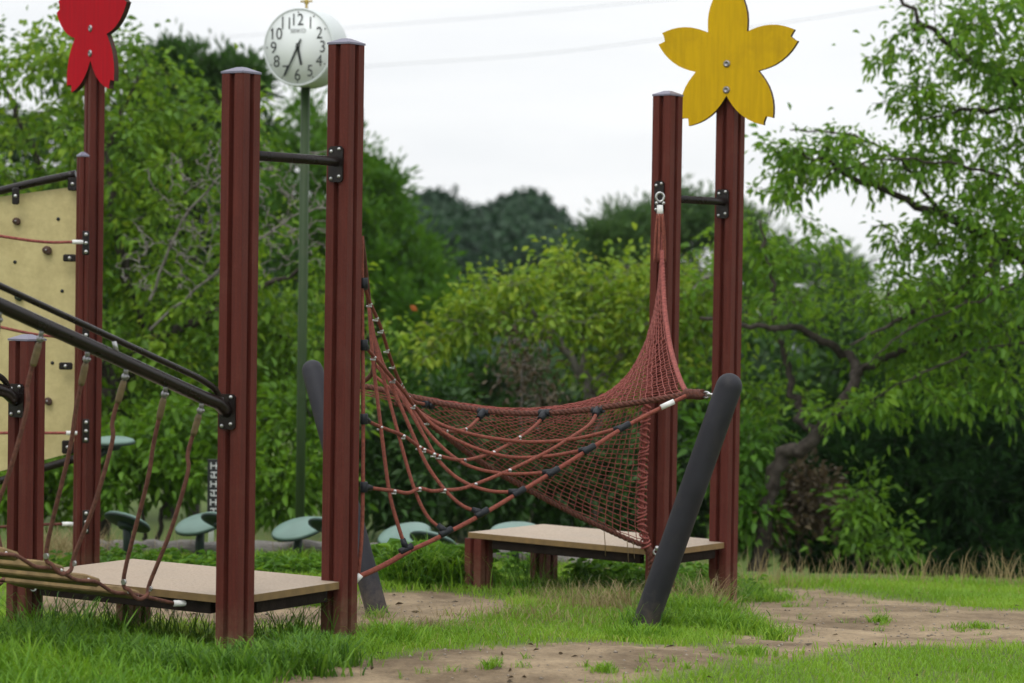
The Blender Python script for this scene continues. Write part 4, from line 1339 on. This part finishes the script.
# big cherry at the left
b0 = gbase(95, 22)
tree('cherry_tree', b0,
     [(trunk_pts(95, 22, (105, 470, 22), (118, 400, 21.9), (150, 345, 21.5), (215, 312, 21.2), (300, 268, 21.0)), .11, .014),
      (limb((118, 400, 21.9), (90, 320, 22.4), (60, 220, 22.7), (20, 120, 22.9), (-30, 20, 23)), .06, .015),
      (limb((110, 420, 22), (150, 330, 22.7), (175, 230, 22.9), (200, 160, 22.7), (240, 120, 22.3)), .05, .010),
      (limb((150, 340, 21.8), (120, 250, 21.6), (110, 150, 21.8), (140, 70, 22)), .05, .01),
      (limb((215, 305, 21.6), (270, 330, 21.4), (330, 350, 21.3), (390, 330, 21.3)), .04, .01),
      (limb((118, 400, 21.9), (40, 370, 22), (-60, 330, 22.3)), .05, .015)],
     [(40, 150, 22.3, 130, 150, 1.3, 150), (170, 190, 22.1, 130, 130, 1.2, 150), (100, 60, 22.3, 70, 55, .8, 40), (-120, 150, 22.6, 120, 220, 1.4, 110), (70, 330, 21.9, 160, 120, 1.1, 150),
      (230, 340, 21.6, 130, 90, .9, 110), (320, 330, 21.4, 90, 110, .7, 45), (30, 440, 21.6, 130, 70, .8, 70), (230, 430, 21.6, 130, 50, .8, 44)],
     'broad leafy cherry tree with grey twigs behind the red flower post', 'tree', M['leaf_cherry'], M['bark'], 86, .074, .13, .30, .52, 0, 20, .12, group='cherry trees round the playground', tint=(.0, .97))
# bare grey twigs hanging in front of the left cherry
tgt = ellipsoid_targets([(230, 185, 20.5, 95, 50, .4, 170), (290, 225, 20.5, 60, 60, .4, 110), (180, 250, 20.5, 80, 50, .4, 70)])
tubes, paths = grow([(limb((150, 300, 21.0), (190, 210, 20.8), (250, 165, 20.6), (330, 150, 20.6)), .013, .005), (limb((150, 330, 21.0), (230, 260, 20.6), (300, 215, 20.5), (345, 205, 20.5)), .012, .005)], tgt, .12, .008, .0022, .12)
mb = MB()
for q, rr in tubes: mb.tube(q, np.maximum(rr, .0042), 5, False)
o = mb.build('fallen_branch', M['bark_grey'], None, P(150, 310, 21.4)); tag(o, 'bare grey dead branch caught in the left cherry crown', 'branch')

# cherry at the right with the leaning trunk
tree('cherry_tree', gbase(755, 21.0),
     [(trunk_pts(755, 21.0, (776, 472, 20.9), (806, 444, 20.8), (838, 412, 20.8), (856, 375, 20.9), (846, 355, 21.2), (800, 330, 21.1), (750, 325, 21), (700, 318, 21)), .072, .014),
      (limb((856, 375, 21.2), (900, 350, 21), (960, 335, 20.8), (1030, 325, 20.5), (1120, 300, 20.3)), .035, .010),
      (limb((812, 436, 21.4), (795, 400, 21.6), (783, 355, 21.7), (775, 320, 21.8), (768, 270, 21.9), (760, 220, 22)), .04, .009),
      (limb((1180, 420, 20.6), (1090, 330, 20.5), (1010, 250, 20.5), (940, 215, 20.5), (860, 180, 20.4), (800, 150, 20.3)), .07, .010),
      (limb((1180, 420, 20.6), (1120, 220, 20.8), (1060, 110, 20.8), (990, 70, 20.6), (940, 40, 20.4), (890, -10, 20.3)), .07, .012),
      (limb((940, 215, 20.5), (900, 160, 20.4), (850, 135, 20.3), (790, 130, 20.3)), .02, .006), (limb((1060, 110, 20.8), (980, 110, 20.4), (920, 120, 20.3)), .03, .006), (limb((1180, 420, 20.6), (1080, 350, 20.2), (1000, 345, 20.1), (930, 370, 20.1), (870, 400, 20.1)), .018, .005),
      (limb((1180, 420, 20.6), (1080, 270, 20.0), (980, 300, 19.9), (900, 335, 19.9), (850, 380, 19.9)), .017, .004), (limb((1120, 220, 20.8), (1040, 190, 20.1), (960, 165, 20.1), (880, 160, 20.1), (810, 180, 20.1)), .02, .004),
      (limb((1060, 110, 20.8), (1040, 0, 20.7), (1020, -80, 20.7)), .04, .012),
      (limb((1010, 250, 20.5), (960, 290, 20.3), (900, 320, 20.2), (850, 345, 20.1)), .03, .008),
      (trunk_pts(1200, 20.7, (1195, 500, 20.7), (1180, 420, 20.6)), .13, .10)],
     [(975, 115, 20.6, 85, 70, .9, 84), (985, 30, 20.5, 85, 55, .8, 82), (1000, 200, 20.4, 70, 50, .8, 50), (960, 300, 20.2, 100, 50, .7, 60), (820, 152, 20.4, 75, 20, .5, 34), (905, 50, 20.4, 40, 30, .4, 12), (915, 100, 20.4, 60, 14, .4, 14), (1070, 150, 20.6, 80, 160, 1.0, 90), (880, 168, 20.5, 110, 22, .7, 46), (790, 185, 20.5, 45, 24, .4, 16), (900, 240, 20.5, 60, 20, .5, 18), (985, 245, 20.5, 80, 65, .9, 75),
      (870, 310, 21.4, 120, 55, .6, 80), (960, 320, 20.8, 110, 55, .8, 75), (790, 260, 22.2, 50, 60, .5, 40), (730, 290, 22.3, 70, 80, .6, 50), (860, 410, 20.5, 70, 22, .4, 20), (940, 392, 20.4, 80, 28, .5, 34), (1020, 390, 20.3, 50, 35, .5, 26), (700, 380, 22.3, 70, 60, .5, 34), (760, 400, 22.4, 60, 50, .5, 28), (900, 370, 21.5, 60, 30, .4, 22)],
     'spreading cherry tree with a dark leaning trunk at the right edge', 'tree', M['leaf_right'], M['bark'], 44, .074, .10, .40, .46, 0, 10, .14, group='cherry trees round the playground')

# low yellowing cherry in the middle
tree('cherry_tree', gbase(600, 23),
     [(trunk_pts(600, 23, (600, 470, 23), (590, 400, 22.9), (560, 340, 22.8), (520, 300, 22.6)), .08, .015),
      (limb((590, 400, 22.9), (630, 340, 22.8), (680, 300, 22.7), (720, 270, 22.6)), .05, .012),
      (limb((590, 400, 22.9), (580, 320, 23.1), (565, 270, 23.2)), .04, .01), (limb((560, 340, 22.8), (500, 330, 22.5), (450, 320, 22.4)), .03, .008)],
     [(530, 310, 22.7, 75, 40, .8, 70), (470, 318, 22.4, 36, 22, .5, 22), (505, 285, 22.6, 40, 18, .5, 14), (630, 320, 22.9, 80, 48, .8, 85), (558, 262, 23, 20, 26, .4, 12), (600, 285, 23, 40, 22, .5, 16), (680, 305, 22.9, 80, 60, .8, 75), (630, 372, 22.7, 70, 36, .7, 40), (430, 350, 22.4, 40, 30, .5, 16), (640, 270, 23.2, 30, 14, .4, 8)],
     'low cherry tree turning yellow with a few orange leaves behind the nets', 'tree', M['leaf_yellow'], M['bark_grey'], 46, .074, .14, .30, .54, 0, 14, .1, group='cherry trees round the playground')

# soft feathery tree behind the clock
def dome_tree(name, px, d, specs, label, cat, leaf, bark, group=None, n_l=5, per_m=70, size=.12, spread=.16, up=.5, aspect=.3, minn=30, top=None, tint=(0, 1), trunk_r=.10):
    b = gbase(px, d)
    cx = np.mean([s[0] for s in specs]); cy = np.mean([s[1] for s in specs])
    tp = min(s[1] - s[4] * .6 for s in specs)
    limbs = [(trunk_pts(px, d, (px, (cy + 560) / 2, d), ((px + cx) / 2, cy, d), (cx, tp, d)), trunk_r, .02)]
    for s in specs:
        limbs.append((limb((px, min(cy + 90, 520), d), ((px + s[0]) / 2, (cy + s[1]) / 2 + 20, s[2]), (s[0], s[1], s[2])), trunk_r * .5, .012))
    return tree(name, b, limbs, specs, label, cat, leaf, bark, per_m, size, spread, 0, aspect, up, minn, .02, group=group, tint=tint, sides=4)


dome_tree('broadleaf_tree', 345, 34, [(300, 210, 34, 90, 90, 1.6, 110), (365, 230, 34, 55, 85, 1.3, 80), (410, 290, 33.5, 55, 85, 1.2, 80), (320, 340, 33.5, 110, 90, 1.6, 110), (430, 350, 33.2, 50, 80, 1.2, 60), (320, 130, 34.4, 38, 38, .8, 24), (385, 190, 34, 28, 36, .8, 22)],
          'soft green upright tree rising behind the pole clock', 'tree', M['leaf_soft'], M['bark_dark'], 'trees beyond the lawn', per_m=75, size=.13, minn=60)
dome_tree('evergreen_tree', 195, 36, [(185, 105, 36, 55, 45, 1.2, 55), (228, 90, 36, 34, 32, .9, 32), (170, 65, 36, 28, 22, .7, 18), (250, 75, 36, 16, 14, .5, 8), (140, 140, 36, 60, 60, 1.2, 40), (240, 170, 36, 60, 60, 1.2, 40)],
          'dark evergreen tree showing above the left cherry crown', 'tree', M['leaf_dark'], M['bark_dark'], 'trees beyond the lawn', per_m=80, size=.15, minn=80, tint=(.4, 1))
for (px, d, sp_, lb) in ((610, 46, [(600, 255, 46, 32, 30, 1.2, 45), (625, 235, 46, 30, 28, 1.1, 40), (590, 290, 46, 45, 40, 1.3, 45)], 'blurred dark green pine standing right of the far wooded hill'),
                         (660, 47, [(655, 235, 47, 30, 34, 1.2, 50), (690, 220, 47, 32, 36, 1.2, 50), (665, 290, 47, 50, 50, 1.3, 55)], 'blurred dark green pine seen behind the far tall posts')):
    dome_tree('pine_tree', px, d, sp_, lb, 'tree', M['leaf_pine'], M['bark_dark'], 'trees beyond the lawn', per_m=60, size=.17, spread=.2, minn=70, aspect=.2)
dome_tree('pine_tree', 745, 47, [(725, 225, 47, 30, 28, 1.1, 40), (760, 260, 47, 45, 40, 1.2, 50), (830, 275, 47, 50, 30, 1.2, 50)], 'blurred pale green tree right of the yellow flower post', 'tree', M['leaf_pine'], M['bark_dark'], 'trees beyond the lawn', per_m=60, size=.17, spread=.2, minn=70, aspect=.2, tint=(.5, 1))

# dense dark trees that close the view behind
back = [(-150, 37, 210, 200, 'dense tree beyond the lawn, leftmost behind the cream climbing board'), (20, 36, 250, 190, 'dense tree beyond the lawn behind the red flower post'), (170, 37, 290, 170, 'dense tree beyond the lawn behind the plank bridge handrail'),
        (480, 34, 420, 75, 'dense dark tree beyond the lawn behind the middle of the nets'), (590, 35, 430, 90, 'dense dark tree beyond the lawn behind the net and far deck'), (700, 34, 410, 90, 'dense dark tree beyond the lawn between the two far posts'),
        (830, 33, 400, 100, 'dense dark tree beyond the lawn behind the leaning cherry trunk'), (960, 33, 390, 110, 'dense dark tree beyond the lawn below the right cherry boughs'), (1090, 33, 360, 130, 'dense dark tree beyond the lawn outermost on the right'), (1230, 34, 330, 140, 'dense dark tree past the right cherry, farthest out')]
for k, (px, d, cy, ry, lb) in enumerate(back):
    dome_tree('broadleaf_tree', px, d, [(px, cy, d, 100, ry, 1.4, 110), (px - 50, cy + 60, d - .5, 70, ry * .7, 1.0, 50), (px + 50, cy + 50, d - .5, 70, ry * .7, 1.0, 50)], lb, 'tree',
              M['leaf_dark'], M['bark_dark'], 'trees beyond the lawn', per_m=60, size=.16, minn=70, spread=.2, up=.1, aspect=.45, tint=(0, .9))

# shrubs at the edge of the lawn
def shrub(name, px, d, specs, label, leaf, group=None, per_m=70, size=.09, minn=22, up=.1, aspect=.45, tint=(0, 1), cat='bush', bark=None, spread=.13, droop=.3):
    b = gbase(px, d)
    limbs = []
    for s in specs:
        e = P(s[0], s[1], s[2]); m = (b + e) / 2 + np.array([(e[0] - b[0]) * .15, 0, .05])
        limbs.append((np.array([b - UPV * .1, b + (m - b) * .5, m, e]), .025, .008))
    return tree(name, b, limbs, specs, label, cat, leaf, bark or M['bark_dark'], per_m, size, spread, droop, aspect, up, minn, .05, group=group, tint=tint, parts=('stem', 'foliage'), sides=4)


G_S = 'bushes along the edge of the lawn'
shrub('bush', 20, 20.2, [(0, 480, 20.2, 90, 50, .7, 55), (60, 450, 20.4, 70, 45, .6, 34)], 'green bush under the cherry left of the red flower post', M['leaf_bush'], G_S)
shrub('bush', 150, 20, [(140, 465, 20, 75, 45, .6, 58), (180, 425, 20.2, 60, 34, .6, 32)], 'bright leafy bush behind the hanging bridge ropes', M['leaf_bush'], G_S, tint=(0, .75))
shrub('bush', 285, 20, [(280, 475, 20, 60, 45, .6, 56), (310, 415, 20.2, 50, 34, .5, 28)], 'bright leafy bush behind the green clock pole', M['leaf_bush'], G_S, tint=(0, .75))
shrub('bush', 395, 21, [(390, 470, 21, 65, 60, .7, 80), (430, 440, 21.2, 60, 55, .6, 60)], 'dark leafy bush behind the coarse rope net', M['leaf_dark'], G_S)
shrub('bush', 500, 22, [(500, 480, 22, 70, 50, .7, 80), (560, 470, 22, 60, 50, .6, 60)], 'dark low bush below the sagging net edge', M['leaf_dark'], G_S)
shrub('bush', 660, 22, [(650, 480, 22, 70, 55, .7, 80), (700, 460, 22.3, 60, 60, .6, 60)], 'dark bush behind the far deck and tall posts', M['leaf_dark'], G_S)
shrub('bush', 760, 21.2, [(748, 515, 21.2, 35, 26, .5, 40), (735, 450, 21.4, 40, 40, .5, 35)], 'small green bush beside the leaning cherry trunk', M['leaf_soft'], G_S)
shrub('sapling', 868, 20.6, [(868, 500, 20.6, 22, 36, .3, 20), (882, 540, 20.6, 34, 30, .4, 18), (850, 535, 20.5, 26, 30, .3, 10)], 'fresh green sapling standing before the dark shrubs', M['leaf_bush'], None, 55, .075, 9, cat='sapling', tint=(0, .7))
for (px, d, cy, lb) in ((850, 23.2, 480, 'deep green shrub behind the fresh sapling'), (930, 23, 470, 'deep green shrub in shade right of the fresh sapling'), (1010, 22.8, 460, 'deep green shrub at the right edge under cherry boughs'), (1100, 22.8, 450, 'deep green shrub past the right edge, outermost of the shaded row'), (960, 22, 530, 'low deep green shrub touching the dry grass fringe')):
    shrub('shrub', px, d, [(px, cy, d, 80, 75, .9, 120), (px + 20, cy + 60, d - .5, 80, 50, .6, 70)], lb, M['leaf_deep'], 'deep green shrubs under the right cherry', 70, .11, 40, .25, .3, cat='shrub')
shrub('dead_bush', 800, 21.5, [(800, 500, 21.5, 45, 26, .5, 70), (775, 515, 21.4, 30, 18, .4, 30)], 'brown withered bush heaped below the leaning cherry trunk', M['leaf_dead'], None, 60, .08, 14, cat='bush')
shrub('dead_bush', 525, 21.8, [(522, 365, 21.9, 36, 34, .4, 110), (540, 398, 21.8, 34, 26, .4, 60)], 'greyish bare thicket among the green behind the nets', M['leaf_dead'], None, 10, .05, 3, cat='bush', bark=M['bark_grey'])

# ------------------------------------------------------------------ far wooded hill
hill_prof = [(-300, 250), (200, 220), (330, 200), (415, 190), (440, 192), (462, 207), (485, 206), (505, 190), (530, 192), (550, 206), (562, 228), (570, 220), (582, 236), (600, 262), (640, 275), (800, 285), (1400, 280)]
hx = np.array([h[0] for h in hill_prof], float); hy = np.array([h[1] for h in hill_prof], float)
dh = 130.0
gx = np.linspace(-300, 1400, 60)
Vh = []
for row, (dd_, f_) in enumerate(((100, 0), (115, .62), (130, .8), (160, .85), (220, 0))):
    for g in gx:
        ytop = np.interp(g, hx, hy)
        q = P(g, 341, dd_); zt = P(g, ytop + 25, dh)[2]
        z0 = -2.2
        Vh.append([q[0], q[1], z0 + max(0.0, zt - z0) * f_ - .3])
nxh = len(gx)
iih = (np.arange(4)[:, None] * nxh + np.arange(nxh - 1)[None]).ravel()
Qh = np.stack([iih, iih + 1, iih + 1 + nxh, iih + nxh], 1)
ho = MB().add(np.array(Vh), Qh.tolist(), True).build('hill', M['leaf_hill'])
ho['kind'] = 'structure'; ho['label'] = 'low far hill under the woods'
Pc = []; Dc = []; Kc = []
for i in range(330):
    g = rng.uniform(-150, 1250) if i < 70 else rng.uniform(330, 640)
    dd_ = rng.uniform(108, 136)
    ytop = np.interp(g, hx, hy)
    top = P(g, ytop + rng.uniform(0, 8) + (136 - dd_) * 1.6, dd_)
    r = rng.uniform(.9, 1.7)
    c = top - UPV * r * .9
    k = 420
    u = norm(rng.normal(size=(k, 3))) ; u[:, 2] = np.abs(u[:, 2]) * 1.0 - .35 * (rng.random(k) < .5)
    bump = 1 + .22 * vnoise(u[:, 0] * 3 + i, u[:, 2] * 3 + u[:, 1] * 2, 1.4)
    Pc.append(c + u * (r * bump * (.75 + .3 * rng.random(k)))[:, None] * np.array([1, 1, .95])); Dc.append(u + rng.normal(size=(k, 3)) * .5); Kc.append(np.full(k, rng.random()) * .6 + .4 * rng.random(k))
Pc = np.concatenate(Pc); Dc = np.concatenate(Dc); Kc = np.concatenate(Kc)
Lc_ = .40 * (.7 + .6 * rng.random(len(Pc)))
V, T = leaf_mesh(Pc, Dc, Lc_, Lc_ * .6, .2)
fo = raw_mesh('forest', V, T, np.repeat(Kc, 6), M['leaf_hill'])
fo['kind'] = 'stuff'; fo['label'] = 'distant blue green wood covering the far hill'; fo['category'] = 'forest'

# ------------------------------------------------------------------ power lines far off in the sky
for k, (pts, lb) in enumerate((([(-700, 130, 90), (0, 92, 82), (370, 66, 76), (540, 54, 73), (720, 31, 70), (870, 9, 67), (1700, -130, 58)], 'thin grey power line crossing the sky behind the yellow flower'),
                              ([(-700, 95, 90), (0, 52, 82), (385, 25, 76), (600, 6, 72), (900, -30, 67), (1700, -170, 58)], 'thin grey power line crossing the sky above the other one'))):
    q = spline([P(*a) for a in pts], 8)
    o = MB().tube(q, .0075, 5).build('power_line', M['wire'], None, q[0]); tag(o, lb, 'power line', 'power lines in the sky')

# ------------------------------------------------------------------ air
hz, hnt, hb_, hout = new_mat('air')
hnt.nodes.remove(hb_)
pv = hnt.nodes.new('ShaderNodeVolumePrincipled')
pv.inputs['Color'].default_value = (.86, .92, 1, 1); pv.inputs['Density'].default_value = .0002; pv.inputs['Anisotropy'].default_value = .1
hnt.links.new(pv.outputs['Volume'], hout.inputs['Volume'])
hbx = MB().prism([(-605, -85), (605, -85), (605, 705), (-605, 705)], -4, 16).build('haze', hz)
hbx['kind'] = 'stuff'; hbx['label'] = 'thin pale haze in the air over the park'

# ------------------------------------------------------------------ camera, light, sky
cam = bpy.data.cameras.new('camera'); co = bpy.data.objects.new('camera', cam); COL.objects.link(co)
cam.sensor_width = 36; cam.lens = F / 1024 * 36
cam.clip_start = .1; cam.clip_end = 3000
from mathutils import Matrix
rot = Matrix(((_rt[0], _up[0], -_fw[0]), (_rt[1], _up[1], -_fw[1]), (_rt[2], _up[2], -_fw[2])))
co.matrix_world = Matrix.Translation(Vector(CAM)) @ rot.to_4x4()
cam.dof.use_dof = True; cam.dof.focus_distance = 12.2; cam.dof.aperture_fstop = 2.7
SC.camera = co

SUN_EL, SUN_AZ = R(58), R(200)   # azimuth measured from +Y towards +X
sun = bpy.data.lights.new('sun', 'SUN'); so = bpy.data.objects.new('sun', sun); COL.objects.link(so)
sun.energy = 1.2; sun.angle = R(25); sun.color = (1, .97, .92)
sd = Vector((math.sin(SUN_AZ) * math.cos(SUN_EL), math.cos(SUN_AZ) * math.cos(SUN_EL), math.sin(SUN_EL)))
so.rotation_euler = sd.to_track_quat('Z', 'Y').to_euler()

w = bpy.data.worlds.new('World'); SC.world = w; w.use_nodes = True
N, L = w.node_tree.nodes, w.node_tree.links
bg = N['Background']; bg.inputs['Strength'].default_value = .1
sky = N.new('ShaderNodeTexSky'); sky.sky_type = 'NISHITA'; sky.sun_disc = False; sky.sun_elevation = SUN_EL; sky.sun_rotation = SUN_AZ
tc = N.new('ShaderNodeTexCoord')
sep = N.new('ShaderNodeSeparateXYZ'); L.new(tc.outputs['Generated'], sep.inputs['Vector'])
mp = N.new('ShaderNodeMapping'); mp.inputs['Scale'].default_value = (2.0, 2.0, 13); L.new(tc.outputs['Generated'], mp.inputs['Vector'])
nz = N.new('ShaderNodeTexNoise'); nz.inputs['Scale'].default_value = 2.4; nz.inputs['Detail'].default_value = 5; nz.inputs['Roughness'].default_value = .5
L.new(mp.outputs['Vector'], nz.inputs['Vector'])
rp = N.new('ShaderNodeValToRGB')
rp.color_ramp.elements[0].position = .36; rp.color_ramp.elements[0].color = (9.55, 9.75, 10.0, 1)
rp.color_ramp.elements[1].position = .62; rp.color_ramp.elements[1].color = (10.5, 10.6, 10.7, 1)
L.new(nz.outputs['Fac'], rp.inputs['Fac'])
gr = N.new('ShaderNodeMapRange'); gr.inputs['From Min'].default_value = .12; gr.inputs['From Max'].default_value = .9
gr.inputs['To Min'].default_value = 1.0; gr.inputs['To Max'].default_value = 1.5; gr.clamp = True
L.new(sep.outputs['Z'], gr.inputs['Value'])
ml = N.new('ShaderNodeMixRGB'); ml.blend_type = 'MULTIPLY'; ml.inputs['Fac'].default_value = 1
L.new(rp.outputs['Color'], ml.inputs['Color1']); L.new(gr.outputs['Result'], ml.inputs['Color2'])
mx = N.new('ShaderNodeMixRGB'); mx.inputs['Fac'].default_value = .93
L.new(sky.outputs['Color'], mx.inputs['Color1']); L.new(ml.outputs['Color'], mx.inputs['Color2'])
L.new(mx.outputs['Color'], bg.inputs['Color'])

SC.render.engine = 'CYCLES'
SC.cycles.use_denoising = True
try:
    SC.cycles.denoiser = 'OPENIMAGEDENOISE'; SC.cycles.denoising_input_passes = 'RGB_ALBEDO_NORMAL'
except Exception:
    pass
SC.cycles.max_bounces = 6; SC.cycles.diffuse_bounces = 4; SC.cycles.transmission_bounces = 4
SC.cycles.sample_clamp_indirect = 6
SC.view_settings.view_transform = 'Standard'; SC.view_settings.look = 'None'
SC.view_settings.exposure = 0; SC.view_settings.gamma = 1; SC.view_settings.use_curve_mapping = False
